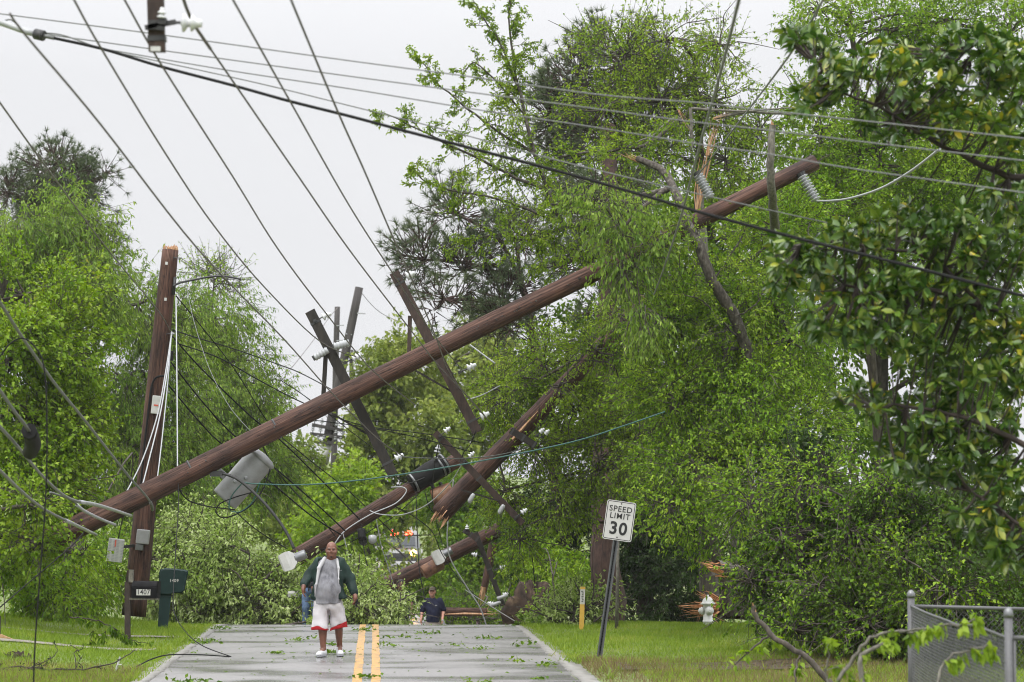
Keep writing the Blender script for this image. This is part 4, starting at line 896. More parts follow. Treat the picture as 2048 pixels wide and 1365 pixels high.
# street-light arm and floodlight
apts = [at(x, y, 51.4 - .2 * i / 5) for i, (x, y) in enumerate([(432, 944), (470, 956), (505, 983), (542, 1022), (572, 1064), (588, 1098)])]
mb = MB(); mb.tube(smooth_path(apts), .028, 10); la = mesh('lamp_arm', mb, M_dsteel, lp, smooth=True)
mb = MB(); mb.bar(at(420, 948, 51.4), at(445, 948, 51.4), .12, .10); mesh('arm_bracket', mb, M_dsteel, la)
def floodlight(parent, c, nk, s, Y, m2=None):
    """tapered lens box and cylindrical ballast neck"""
    c, nk = at(*c, Y), at(*nk, Y); d = (c - nk).normalized(); e = d.cross(Vector((0, 1, 0))).normalized(); f_ = Vector((0, 1, 0))
    mb = MB(); mb.lathe(nk, d, [(0, .09 * s), (.02, .10 * s), (.22 * s, .10 * s), (.24 * s, .13 * s)], 16); hd = mesh('lamp_head', mb, M_steel, parent, smooth=True)
    mb = MB(); b0 = nk + d * .23 * s; vv = []
    for z, w in ((0, .10), (.10, .19), (.17, .20), (.30, .185), (.335, .15)):
        for i, j in ((-1, -1), (1, -1), (1, 1), (-1, 1)): vv.append(b0 + d * z * s + e * w * i * s + f_ * w * j * s)
    ff = [(0, 3, 2, 1), (16, 17, 18, 19)] + [(4 * r + k, 4 * r + (k + 1) % 4, 4 * r + 4 + (k + 1) % 4, 4 * r + 4 + k) for r in range(4) for k in range(4)]
    mb.add(vv, ff); mesh('lens', mb, M_lens, hd); return hd
floodlight(la, (580, 1121), (612, 1108), .85, 51.0)
# ribbed line-post insulators near the far end
def ribbed(parent, p, q, r, n):
    p, q = Vector(p), Vector(q); d = q - p; L = d.length; prof = [(0, r * .5)]
    for i in range(n): z = L * (i + .5) / n; s = L / n; prof += [(z - s * .35, r * .4), (z - s * .12, r), (z + s * .05, r), (z + s * .3, r * .42)]
    prof.append((L, r * .35)); mb = MB(); mb.lathe(p, d, prof, 16); o = mesh('insulator', mb, M_gport, parent, smooth=True)
    mb = MB(); mb.lathe(p - d * .10, d, [(0, r * .9), (L * .12, r * .7)], 10); mesh('end_fitting', mb, M_dsteel, o); return o
ribbed(lp, at(1604, 352, 52.8), at(1633, 402, 52.7), .105, 9)
ribbed(lp, at(1396, 350, 52.3), at(1421, 396, 52.2), .10, 9)
ribbed(lp, at(1262, 634, 52.3), at(1292, 668, 52.2), .10, 7)

# the snapped standing pole
SY = 58.0
sp = thing('utility_pole', at(268, 1222, SY), 'upright pole snapped off at the top behind the mailboxes', 'utility pole')
s0, s1 = at(267, 1232, SY), at(341, 500, SY); shaft('shaft', s0, s1, .245, .165, M_pole, sp)
mb = MB()
for i in range(26):
    a = random.random() * 6.283; r = .15 * random.random() ** .5; o_ = s1 + Vector((math.cos(a) * r, math.sin(a) * r, -.02)); h = random.uniform(.03, .13) * (1.5 if random.random() < .15 else 1)
    mb.tube([o_, o_ + Vector((random.gauss(0, .012), random.gauss(0, .012), h * .6)), o_ + Vector((random.gauss(0, .02), 0, h))], [.03, .022, .004], 4)
mesh('split_wood', mb, M_fresh, sp)
mb = MB(); mb.tube(smooth_path([at(x, y, SY - .15) for x, y in ((346, 573), (360, 566), (388, 560), (420, 554), (450, 553), (482, 559))]), .022, 8); mb.bar(at(350, 555, SY - .1), at(347, 590, SY - .1), .06, .05); mesh('lamp_arm', mb, M_dsteel, sp, smooth=True)
mb = MB(); mb.tube(smooth_path([at(x, y, SY - .24) for x, y in ((330, 752), (312, 756), (303, 775), (296, 830), (288, 900), (281, 980), (278, 1010))]), .022, 8); mesh('conduit', mb, M_black, sp, smooth=True)
RP = Matrix.Rotation(R(6), 3, 'Y')
mb = MB(); mb.box(at(312, 810, SY - .27), (.17, .08, .37), RP, .012); bx = mesh('meter_box', mb, M_lens, sp)
M_redlab = mat('red_label', (.55, .09, .05), .5); M_blackpaint = mat('black_paint', (.012, .012, .012), .5)
mb = MB(); mb.box(at(312, 811, SY - .313), (.09, .008, .03), RP); mesh('label_plate', mb, M_redlab, bx)
mb = MB(); mb.box(at(286, 1074, SY - .36), (.25, .2, .29), RP, .02); gb = mesh('junction_box', mb, M_trafo, sp); mb = MB(); mb.box(at(279, 1095, SY - .36), (.15, .16, .12), RP, .01); mb.bar(at(286, 1070, SY - .3), at(276, 1095, SY - .2), .08, .05); mesh('box_bracket', mb, M_steel, gb)
Rt = Matrix.Rotation(R(7), 3, 'Y')
mb = MB(); mb.box(at(231, 1101, SY - .42), (.315, .06, .47), Rt, .008)
tbk = mesh('terminal_block', mb, M_lens, sp)
mb = MB()
for i in (-1, 1):
    for k in range(14):
        for j in (-1, 1): mb.box(at(231 + 8 * i, 1101 + i, SY - .452) + Rt @ Vector((j * .045, 0, -.20 + .031 * k)), (.05, .008, .011), Rt)
mesh('terminal', mb, M_gport, tbk)['kind'] = 'stuff'
mb = MB(); mb.box(at(231, 1087, SY - .46), (.022, .008, .14), Rt); mesh('red_strip', mb, M_redlab, tbk)
mb = MB(); mb.bar(at(240, 1095, SY - .38), at(268, 1092, SY - .2), .05, .06); mesh('block_bracket', mb, M_dsteel, tbk)
for x, y in ((361, 516), (346, 668)):
    insulator(sp, at(x - 8, y, SY - .12), (1, -.2, 0), .7, M_gport, 1)
mb = MB(); mb.box(at(342, 712, SY - .23), (.09, .08, .2), None, .01); mesh('clamp', mb, M_black, sp)
for x, y in ((333, 527), (331, 599)):
    mb = MB(); mb.box(at(x, y, SY - .19), (.05, .012, .06), RP); mesh('number_tag', mb, M_lens, sp)

# rear fallen poles
p2 = thing('utility_pole', at(596, 1114, 64), 'second broken pole sloping up from the floodlight to a black cable sheath', 'utility pole')
shaft('shaft', at(592, 1116, 64), at(912, 921, 65), .20, .17, M_pole, p2)
c0, c1 = at(822, 968, 64.5), at(893, 925, 64.7); mb = MB(); mb.lathe(c0 + Vector((0, -.06, 0)), c1 - c0, [(0, .20), (.10, .235), (.3, .228), (.5, .24), ((c1 - c0).length - .08, .232), ((c1 - c0).length, .20)], 16)
sh = mesh('cable_sheath', mb, M_black, p2, smooth=True); 
for f in (.04, .80, .92):
    mb = MB(); mb.lathe(c0.lerp(c1, f) + Vector((0, -.06, 0)), c1 - c0, [(0, .248), (.045, .248)], 18); mesh('steel_band', mb, M_steel, sh, smooth=True)
insulator(p2, at(873, 912, 64.4), (.2, -.1, 1), 1.1, M_gport)
mb = MB(); q0, q1 = at(866, 1000, 64.6), at(904, 986, 64.6); mb.lathe(q0, q1 - q0, [(0, .22), (.02, .25), ((q1 - q0).length, .25), ((q1 - q0).length + .03, .2)], 20); rt = mesh('transformer', mb, M_rust, p2, smooth=True)
for x in (862, 880):
    mb = MB(); mb.bar(at(x, 966, 64.6), at(x + 10, 990, 64.5), .06, .06); mesh('hanger_bracket', mb, M_dsteel, rt)
for x, y in ((745, 1070), (726, 1073)):
    mb = MB(); mb.lathe(at(x, y, 63.7), (0, 0, -1), [(0, .03), (.02, .09), (.15, .10), (.2, .03)], 10); mesh('insulator', mb, M_dsteel if x < 730 else M_gport, p2, smooth=True)

p3 = thing('utility_pole', at(876, 1038, 55.60), 'broken pole with an orange splintered lower end hanging in the fine-leaved branches', 'utility pole')
shaft('shaft', at(880, 1031, 55.60), at(1290, 600, 56.90), .20, .15, M_pole, p3)
mb = MB(); splinter(mb, at(886, 1025, 55.60), at(868, 1052, 55.55), .15, 24); splinter(mb, at(882, 1020, 55.45), at(846, 1062, 55.40), .04, 2); mesh('split_wood', mb, M_fresh, p3)
for k in range(3):
    mb = MB(); mb.tube([at(1025 + k * 8, 880 - k * 9, 55.43), at(1060 + k * 8, 838 - k * 8, 55.50)], [.03, .004], 4); mesh('wood_shard', mb, M_fresh, p3)
a3 = arm(p3, at(870, 866, 55.30), at(1046, 1048, 55.30), .13, .11, M_armred)
for x, y, u, v in ((885, 868, 897, 858), (934, 918, 945, 908), (1038, 1030, 1052, 1020)): insulator(a3, at(x, y, 55.20), pdir(x, y, u, v), .85)
for x, y in ((948, 988), (1008, 1010)):
    mb = MB(); mb.lathe(at(x, y, 55.10), (-.5, 0, -.85), [(0, .03), (.04, .045), (.16, .048), (.2, .025)], 10); mesh('fuse_cutout', mb, M_gport, a3, smooth=True)
bracing(p3, 'brace', at(922, 980, 55.20), at(1000, 1003, 55.25), .05); bracing(p3, 'brace', at(1000, 930, 55.70), at(1010, 965, 55.70), .06)
a4 = arm(p3, at(1021, 861, 55.15), at(1072, 892, 55.15), .13, .11)
for x, y in ((1078, 868), (1088, 871)): insulator(a4, at(x, y, 55.10), (.4, -.3, .4), .7)

p4 = thing('utility_pole', at(770, 1173, 74), 'lower broken pole with a rusty transformer and a square lamp', 'utility pole')
shaft('shaft', at(764, 1176, 74), at(1000, 1058, 75), .22, .19, M_pole, p4)
mb = MB(); q0, q1 = at(846, 1146, 73.6), at(882, 1126, 73.7); mb.lathe(q0, q1 - q0, [(0, .16), (.02, .18), ((q1 - q0).length, .18), ((q1 - q0).length + .03, .14)], 18); mesh('transformer', mb, M_rust, p4, smooth=True)
hd = floodlight(p4, (876, 1115), (904, 1101), .95, 73.6)
a5 = arm(p4, at(951, 1066, 74.2), at(1006, 1212, 74.2), .13, .10)
for x, y, u in ((958, 1112, -1), (996, 1138, 1), (1002, 1192, 1), (990, 1210, -1)): insulator(a5, at(x, y, 74.1), (u, -.2, .3), .9)
for x, y in ((986, 1212), (1000, 1198)):
    mb = MB(); mb.lathe(at(x - 6, y, 74), (.9, 0, .3), [(0, .03), (.03, .05), (.28, .05), (.3, .03)], 10); mesh('fuse_cutout', mb, M_gport, a5, smooth=True)
a6 = arm(p4, at(928, 1060, 73.9), at(956, 1080, 73.9), .14, .12, M_armred)
insulator(a6, at(934, 1062, 73.8), (0, -.2, 1), .7)
p5 = thing('broken_pole', at(940, 1232, 73), 'short piece of pole lying level across the road behind the man in navy', 'utility pole')
shaft('shaft', at(862, 1223, 73), at(974, 1224, 73), .115, .11, M_pole, p5)
mb = MB(); splinter(mb, at(968, 1226, 72.9), at(1000, 1228, 72.9), .09, 12); splinter(mb, at(972, 1224, 72.95), at(988, 1198, 72.9), .04, 4)
mb.tube([at(890, 1229, 72.87), at(930, 1228, 72.86), at(966, 1229, 72.87)], [.01, .035, .03], 5); mesh('split_wood', mb, M_fresh, p5)
p6 = thing('broken_pole', at(964, 1200, 77), 'shattered upright stub of pole hanging above the level piece', 'utility pole')
shaft('shaft', at(966, 1186, 77), at(986, 1086, 77), .09, .12, M_pole, p6)
mb = MB(); splinter(mb, at(966, 1180, 76.9), at(958, 1214, 76.9), .09, 12); mesh('split_wood', mb, M_fresh, p6)

# far standing poles
def farpole(label, p, q, Y, r, arms=(), wrap=None, lamp=None):
    o = thing('utility_pole', at(*p, Y), label, 'utility pole', 'dark utility poles standing in the distance'); shaft('shaft', at(*p, Y), at(*q, Y), r, r * .8, M_polefar, o, 12, 10)
    for a, b in arms:
        ar = arm(o, at(*a, Y - .25), at(*b, Y - .25), .13, .11, M_polefar)
        for f in (.08, .3, .75, .95): insulator(ar, at(*a, Y - .25).lerp(at(*b, Y - .25), f) + Vector((0, 0, .06)), (0, 0, 1), 1.2, M_gport)
    if wrap:
        a, b = at(*wrap[0], Y), at(*wrap[1], Y); mb = MB(); mb.lathe(a, b - a, [(0, r * 1.12), ((b - a).length, r * 1.1)], 14); mesh('white_band', mb, M_lens, o, smooth=True)
    if lamp:
        for (x, y, u, v) in lamp: bracing(o, 'pole_step', at(x, y, Y - .1), at(u, v, Y - .1), .07, M_gport)
    return o
farpole('leaning dark far pole with a white band and double crossarms', (618, 1060), (718, 575), 112, .20, (((624, 850), (690, 862)), ((620, 868), (690, 876)), ((632, 884), (684, 888))), ((646, 926), (653, 890)), ((714, 627, 731, 628), (704, 670, 690, 668)))
farpole('upright thin far pole just left of the leaning far pole', (664, 1060), (675, 614), 124, .15, (), None, ((673, 652, 688, 651), (672, 682, 686, 681)))
farpole('short far pole with insulators at the tree line', (702, 1060), (703, 700), 150, .14, (((692, 714), (714, 712)),))
farpole('farthest pole of all at the tree line', (733, 1060), (734, 706), 175, .14)

# broken crossarm dangling overhead near the camera
oc = thing('dangling_crossarm', at(310, 104, 21), 'broken end of a crossarm dangling at the top edge with one insulator', 'crossarm')
oa = arm(oc, at(303, -260, 21), at(315, 104, 21), .12, .10, M_armred)
mb = MB(); mb.bar(at(290, 56, 20.93), at(352, 44, 20.93), .03, .035); mb.bar(at(296, 50, 20.93), at(330, 50, 20.93), .03, .07); mesh('pin', mb, M_dsteel, oa)
insulator(oa, at(346, 45, 20.93), (1, 0, -.05), .95); insulator(oa, at(322, 46, 20.9), (.1, -.1, 1), .5)
mb = MB(); mb.box(at(311, 98, 20.93), (.075, .006, .035)); mesh('number_tag', mb, M_lens, oa)

# ------------------------------------------------------------------ wires and cables
def wire(name, label, cat, pts, Y0, Y1, r, m, n=6, seg=6, group=None, parts=()):
    P = smooth_path(px_path(pts, Y0, Y1), n); mb = MB(); mb.tube(P, r, seg)
    o = mesh(name, mb, m, None, P[0], smooth=True); tag(o, label, cat, group)
    for nm, i0, i1, rr, mm in parts:
        k = len(P) - 1; mb = MB(); mb.tube(P[int(i0 * k):int(i1 * k) + 2], rr, 8); mesh(nm, mb, mm, o, smooth=True)
    return o
LW = 'bare line wires sweeping down from the upper left'
wire('power_line', 'line wire from the left edge down to the snapped standing pole', 'wire', [(-60, 122), (0, 206), (100, 345), (220, 505), (315, 620), (341, 662)], 24, 57.7, .010, M_wire, group=LW)
wire('power_line', 'line wire from the corner splice down to the lower insulator of the left crossarm', 'wire', [(20, 28), (53, 73), (201, 249), (397, 500), (568, 679), (667, 790), (757, 879), (806, 913)], 20, 51.6, .0095, M_wire, group=LW)
wire('power_line', 'line wire left of the dangling crossarm, ending at the left crossarm fuse', 'wire', [(118, -50), (148, 0), (201, 95), (330, 306), (428, 452), (530, 576), (641, 684), (712, 714)], 20, 52.0, .0095, M_wire, group=LW)
wire('power_line', 'line wire passing close behind the dangling crossarm to the top insulator of the left crossarm', 'wire', [(218, -50), (249, 0), (324, 132), (467, 356), (557, 500), (655, 631), (744, 740), (830, 810)], 20.6, 52.4, .0095, M_wire, group=LW)
wire('power_line', 'line wire carried by the insulator of the dangling crossarm', 'wire', [(356, -50), (368, 2), (386, 45), (414, 88), (472, 172), (600, 358), (700, 502), (814, 651), (880, 735), (942, 800), (968, 830)], 20.8, 52.4, .0095, M_wire, group=LW, parts=(('armor_rod', .02, .30, .014, M_wire),))
wire('power_line', 'line wire second from the right of the sweep, meeting the top of the right crossarm', 'wire', [(442, -40), (467, 2), (579, 201), (700, 414), (783, 543), (860, 660), (925, 742)], 20, 52.4, .0095, M_wire, group=LW)
wire('power_line', 'rightmost line wire of the sweep, ending at the top insulator of the right crossarm', 'wire', [(568, -40), (582, 0), (677, 227), (730, 345), (790, 485), (822, 556), (870, 670), (908, 760), (985, 850)], 20, 52.3, .0095, M_wire, group=LW)
wire('overhead_cable', 'thick black cable sagging right across the whole picture', 'cable', [(-60, 30), (0, 45), (70, 68), (200, 97), (320, 133), (465, 171), (580, 203), (700, 233), (820, 265), (1000, 312), (1150, 352), (1300, 395), (1400, 425), (1500, 452), (1600, 478), (1800, 528), (2100, 606)], 26, 23, .0155, M_black, parts=(('splice', 0.05, .12, .03, M_gport), ('clamp', .13, .135, .05, M_dsteel), ('lashing', .05, .14, .018, M_wireg)))
wire('lashing_tie', 'loose grey tie wire looped along the black cable in the top left corner', 'wire', [(-20, 30), (0, 44), (22, 40), (50, 60), (90, 66), (130, 72), (196, 96)], 26, 25.7, .008, M_wireg)
GW = 'thin grey wires crossing above the black cable'
wire('overhead_wire', 'topmost thin grey wire crossing the picture', 'wire', [(-60, 21), (0, 28), (300, 67), (700, 122), (950, 155), (1200, 190), (1400, 206), (1500, 218), (1800, 250), (2100, 283)], 26, 22, .0062, M_wireg, group=GW)
wire('overhead_wire', 'second thin grey wire from the top', 'wire', [(70, 66), (330, 102), (700, 153), (956, 187), (1176, 216), (1385, 244), (1531, 260), (1750, 287), (2100, 328)], 26, 22, .0062, M_wireg, group=GW)
wire('overhead_wire', 'third thin grey wire from the top', 'wire', [(196, 96), (450, 140), (700, 178), (956, 220), (1176, 253), (1400, 289), (1560, 312), (1714, 339), (2100, 393)], 26, 22, .0062, M_wireg, group=GW)
wire('overhead_wire', 'fourth thin wire running just above the black cable', 'wire', [(196, 97), (500, 163), (700, 212), (905, 264), (1150, 330), (1500, 412), (1788, 476), (2100, 556)], 26, 25, .006, M_wireg, group=GW)
wire('guy_wire', 'steep thick grey strand from the top edge right of centre down into the leaves', 'wire', [(1490, -50), (1478, 0), (1440, 150), (1400, 290), (1360, 440), (1325, 545), (1308, 590)], 20, 47, .014, M_wireg)
wire('guy_wire', 'slanting grey strand from the top edge by the magnolia to the ribbed insulator', 'wire', [(1672, -50), (1645, 2), (1590, 95), (1500, 216), (1395, 352)], 22, 52.3, .012, M_wireg)
wire('jumper_wire', 'white wire curving from the right ribbed insulator up to the magnolia', 'wire', [(1634, 402), (1660, 402), (1700, 397), (1760, 378), (1820, 344), (1880, 298)], 52.6, 40, .02, M_white)
CB = 'thick grey cables dropping along the left edge'
wire('messenger_cable', 'longest thick grey cable from the left edge to the foot of the standing pole', 'cable', [(-60, 525), (0, 606), (45, 676), (110, 768), (170, 842), (255, 950), (298, 1000), (305, 1020)], 27, 51.0, .020, M_wireg, group=CB, parts=(('cable_grip', .90, .99, .03, M_wireg),))
wire('messenger_cable', 'grey cable ending in a black splice lump among the maple leaves', 'cable', [(-40, 730), (0, 782), (30, 825), (58, 862), (66, 890), (60, 905)], 27, 31, .019, M_wireg, group=CB, parts=(('splice_closure', .62, .98, .085, M_black),))
wire('messenger_cable', 'grey cable vanishing into the maple and ending in a white grip on the pole butt', 'cable', [(-40, 815), (0, 855), (34, 892), (90, 958), (140, 998), (200, 1012), (262, 1032)], 27, 50.6, .019, M_wireg, group=CB, parts=(('cable_grip', .74, 1, .029, M_gport),))
wire('messenger_cable', 'lowest grey cable swinging across the maple', 'cable', [(-40, 905), (0, 942), (45, 985), (90, 1020), (150, 1050), (192, 1070)], 27, 50.6, .019, M_wireg, group=CB, parts=(('cable_grip', .74, 1, .029, M_gport),))
wire('messenger_cable', 'short grey cable with a pale grip between the maple leaves and the pole', 'cable', [(100, 985), (142, 1000), (165, 1020), (200, 1038), (230, 1050)], 48, 50.7, .019, M_wireg, group=CB, parts=(('cable_grip', .4, 1, .029, M_gport),))
wire('drop_cable', 'thin black cable looping over and hanging straight down at the far left', 'cable', [(-20, 735), (0, 713), (20, 688), (46, 677), (70, 695), (88, 735), (94, 850), (91, 1000), (80, 1150), (70, 1290), (66, 1400)], 30, 30, .009, M_black)
wire('drop_cable', 'thin black wire hanging past the green mailbox onto the road', 'cable', [(356, 960), (357, 1010), (352, 1090), (347, 1180), (348, 1225), (372, 1265), (405, 1292), (460, 1313)], 51.3, 44.5, .008, M_black)
wire('drop_cable', 'black wire lying from the left lane into the roadside grass', 'cable', [(462, 1314), (400, 1310), (340, 1310), (305, 1318), (270, 1335), (230, 1352)], 44.3, 41, .010, M_black)
wire('drop_cable', 'leaning black rod-like cable low in the maple', 'cable', [(172, 1060), (140, 1095), (70, 1155), (0, 1215), (-40, 1250)], 49, 46, .010, M_black)
WS = 'white strands hanging down the standing pole'
wire('down_strand', 'outermost white strand slanting down the standing pole', 'wire', [(343, 668), (332, 740), (315, 830), (285, 920), (250, 990)], 57.6, 52, .014, M_white, group=WS)
wire('down_strand', 'middle white strand slanting down the standing pole', 'wire', [(343, 668), (335, 740), (320, 830), (298, 920), (284, 975)], 57.6, 52, .014, M_white, group=WS)
wire('down_strand', 'steepest white strand beside the standing pole', 'wire', [(342, 680), (336, 760), (326, 860), (318, 930), (313, 968)], 57.6, 52.3, .012, M_white, group=WS)
wire('down_strand', 'vertical pale wire hanging plumb right of the standing pole', 'wire', [(352, 596), (354, 780), (355, 950)], 57, 52.4, .013, M_white)
CC = 'dark cables running from the standing pole down the road'
wire('overhead_cable', 'highest dark cable from the standing pole sagging to the left crossarm', 'cable', [(344, 660), (400, 678), (458, 695), (550, 727), (608, 750), (700, 800)], 57.8, 75, .013, M_black, group=CC)
wire('overhead_cable', 'dark cable passing behind the leaning pole near its middle', 'cable', [(357, 688), (440, 717), (513, 758), (608, 807), (720, 850), (850, 868), (960, 885)], 57.8, 72, .013, M_black, group=CC)
wire('overhead_cable', 'dark cable from the pole clamp running down over the transformer', 'cable', [(344, 672), (400, 735), (498, 830), (560, 880), (640, 958), (720, 1040)], 57.8, 64, .016, M_black, group=CC)
wire('overhead_cable', 'dark cable reaching the second broken pole near the floodlight', 'cable', [(342, 725), (410, 810), (469, 872), (560, 945), (640, 1015), (690, 1062)], 57.8, 63.4, .016, M_black, group=CC)
wire('overhead_cable', 'lowest dark cable from the standing pole to the second broken pole', 'cable', [(338, 772), (400, 845), (443, 888), (545, 968), (620, 1030), (682, 1070)], 57.8, 63.4, .016, M_black, group=CC)
wire('overhead_cable', 'dark cable that slips under the leaning pole and on past the left crossarm', 'cable', [(352, 592), (400, 650), (470, 740), (540, 850), (600, 905), (700, 985), (800, 1080)], 57.8, 70, .012, M_black, group=CC)
wire('service_wire', 'thin pale wire from the standing pole falling steeply to the leaning pole', 'wire', [(372, 560), (382, 620), (402, 690), (425, 752), (460, 815), (500, 862)], 58, 51.4, .006, M_wireg)
wire('ground_wire', 'green wire strung from the transformer across to the right-hand trees', 'wire', [(486, 965), (510, 968), (600, 970), (700, 963), (850, 942), (1000, 915), (1150, 883), (1260, 848), (1330, 824)], 51.4, 50, .014, M_green)
wire('transformer_lead', 'green wire looping below the transformer tank', 'wire', [(486, 965), (465, 990), (458, 1010), (462, 1022), (480, 1024), (500, 1010), (510, 995), (520, 965)], 51.6, 51.6, .012, M_green)
wire('transformer_lead', 'black lead hanging from the transformer lid', 'wire', [(540, 938), (528, 975), (512, 1000), (490, 1020), (450, 1036), (432, 1025), (440, 1008), (470, 995), (505, 985)], 51.6, 51.6, .011, M_black)
wire('transformer_lead', 'dark tangled lead from the pole to the transformer bottom', 'wire', [(356, 976), (375, 1000), (410, 1012), (445, 1017), (470, 1020)], 51.3, 51.6, .012, M_black)
wire('slack_wire', 'pale wire drooping from the right rear crossarm to the second broken pole', 'wire', [(924, 928), (905, 960), (878, 990), (845, 1015), (803, 1030), (760, 1029), (740, 1022)], 57.0, 63.8, .011, M_white)
wire('slack_wire', 'long white wire hanging in a curve down to the blond figure', 'wire', [(907, 960), (903, 1000), (896, 1045), (895, 1090), (904, 1125), (936, 1178), (960, 1216), (975, 1258)], 57.0, 58, .013, M_white)
wire('slack_wire', 'pale wire slung level from the left crossarm bottom to the fallen branches', 'wire', [(800, 914), (860, 917), (930, 917), (1000, 910), (1060, 893), (1096, 880)], 52, 57, .011, M_wireg)
wire('slack_wire', 'white wire running along the top of the second broken pole', 'wire', [(668, 1090), (690, 1062), (740, 1030), (790, 1008), (812, 985), (806, 975), (782, 975)], 63.6, 64.2, .013, M_white)
wire('slack_wire', 'grey wire hanging from the second broken pole behind the bald man', 'wire', [(686, 1068), (694, 1100), (700, 1135), (704, 1170)], 63.6, 62, .011, M_wireg)
wire('slack_wire', 'dark wire with a black block hanging left of the emergency lights', 'wire', [(722, 1048), (724, 1075), (730, 1110), (738, 1150), (742, 1180)], 63.6, 63, .011, M_black, parts=(('weight', .15, .25, .09, M_black),))
wire('slack_wire', 'thin grey wire hanging straight down right of the black block', 'wire', [(753, 1040), (762, 1090), (775, 1130), (786, 1165), (795, 1185)], 63.6, 63, .009, M_wireg)
wire('slack_wire', 'black vertical wire crossing the lower broken pole', 'wire', [(832, 985), (834, 1050), (837, 1120), (842, 1160), (850, 1200)], 63.8, 63, .011, M_black)
wire('slack_wire', 'dark cable sloping from the second pole down behind the lower pole', 'wire', [(790, 1013), (830, 1035), (865, 1065), (885, 1110), (920, 1160), (960, 1200)], 64, 76, .012, M_black)
wire('slack_wire', 'pale cable slanting from the level pole piece to the right kerb', 'wire', [(930, 1180), (985, 1215), (1030, 1243), (1075, 1270)], 70, 55, .010, M_wireg)
wire('line_scrap', 'short white wire end sticking out above the right crossarm foot', 'wire', [(935, 800), (965, 790), (1000, 772)], 55.8, 55.6, .011, M_white)
wire('line_scrap', 'white wire scrap beside the orange split wood behind the crossarm', 'wire', [(940, 690), (960, 705), (990, 727)], 56, 55.6, .014, M_white)
wire('far_wire', 'faint far wire crossing the sky gap toward the left trees', 'wire', [(560, 765), (620, 690), (655, 640), (675, 616)], 110, 123, .014, M_wire)
wire('far_wire', 'faint far wire from the leaning far pole down to the right', 'wire', [(718, 580), (760, 625), (830, 660), (900, 720)], 112, 118, .012, M_wire)
wire('far_wire', 'faint far wire sagging left from the far crossarms', 'wire', [(690, 876), (640, 820), (580, 770), (500, 720)], 112, 90, .012, M_wire)

TG = 'slack dark wires tangled between the broken poles'
for lab, pts, y0, y1, r in (
    ('dark slack wire from the leaning pole down across the pale debris to the second pole', [(520, 880), (545, 930), (590, 985), (640, 1035), (672, 1075)], 51.6, 63.6, .012),
    ('dark slack wire under the transformer running to the square floodlight', [(470, 1022), (500, 1050), (540, 1078), (575, 1098)], 51.7, 52, .010),
    ('thin dark wire sagging from the left crossarm foot to the cable sheath', [(786, 945), (800, 960), (820, 966), (850, 955)], 52.2, 64.2, .010),
    ('thin dark wire from the right crossarm foot down to the rear crossarm', [(952, 862), (940, 890), (928, 905), (920, 925)], 52.3, 55.2, .009),
    ('dark wire looping between the cable sheath and the rusty transformer', [(850, 985), (862, 1020), (888, 1030), (905, 1005)], 64.2, 64.2, .011),
    ('dark wire drooping along the underside of the second broken pole', [(640, 1100), (690, 1090), (740, 1062), (790, 1032), (836, 990)], 63.7, 64.3, .011),
    ('thin dark wire from the rear crossarm end down to the right kerb side', [(1044, 1046), (1060, 1090), (1068, 1150), (1072, 1215)], 55.4, 60, .009),
    ('thin dark wire crossing the sky gap under the left crossarm', [(560, 760), (620, 800), (700, 862), (790, 930)], 60, 66, .009),
    ('thin dark wire strung from the leaning pole middle to the right crossarm brace', [(600, 838), (700, 850), (820, 872), (945, 905)], 52.2, 55, .009),
    ('dark wire sloping from the rear crossarm top to the lower broken pole', [(880, 880), (868, 940), (866, 1010), (885, 1090)], 55.6, 73, .010)):
    wire('slack_wire', lab, 'wire', pts, y0, y1, r, M_black, group=TG)
# ------------------------------------------------------------------ people: smooth-blended volumes meshed as one surface
def _rc(P, a, b, ra, rb):
    ba = b - a; l2 = max(float(ba @ ba), 1e-12); pa = P - a
    h = np.clip((pa @ ba) / l2, 0, 1); return np.linalg.norm(pa - h[..., None] * ba, axis=-1) - (ra + (rb - ra) * h)
def _el(P, c, r):
    q = (P - c) / r; k0 = np.linalg.norm(q, axis=-1); k1 = np.linalg.norm(q / r, axis=-1)
    return k0 * (k0 - 1) / np.maximum(k1, 1e-9)
def _bx(P, c, h, r):
    q = np.abs(P - c) - (h - r); return np.linalg.norm(np.maximum(q, 0), axis=-1) + np.minimum(q.max(-1), 0) - r
def RC(a, b, ra, rb, k=.03, op='u'): return ('rc', np.array(a, float), np.array(b, float), ra, rb, k, op)
def EL(c, r, k=.03, op='u'): return ('el', np.array(c, float), np.array(r, float), 0, 0, k, op)
def BX(c, h, r=.01, k=.005, op='u'): return ('bx', np.array(c, float), np.array(h, float), r, 0, k, op)
def FN(f): return ('fn', f, None, 0, 0, 0, 'fn')     # keeps f(P) < 0
def CUT(n, d): return ('cut', nd(np.array(n, float)), d, 0, 0, 0, 'cut')     # keeps n.p < d
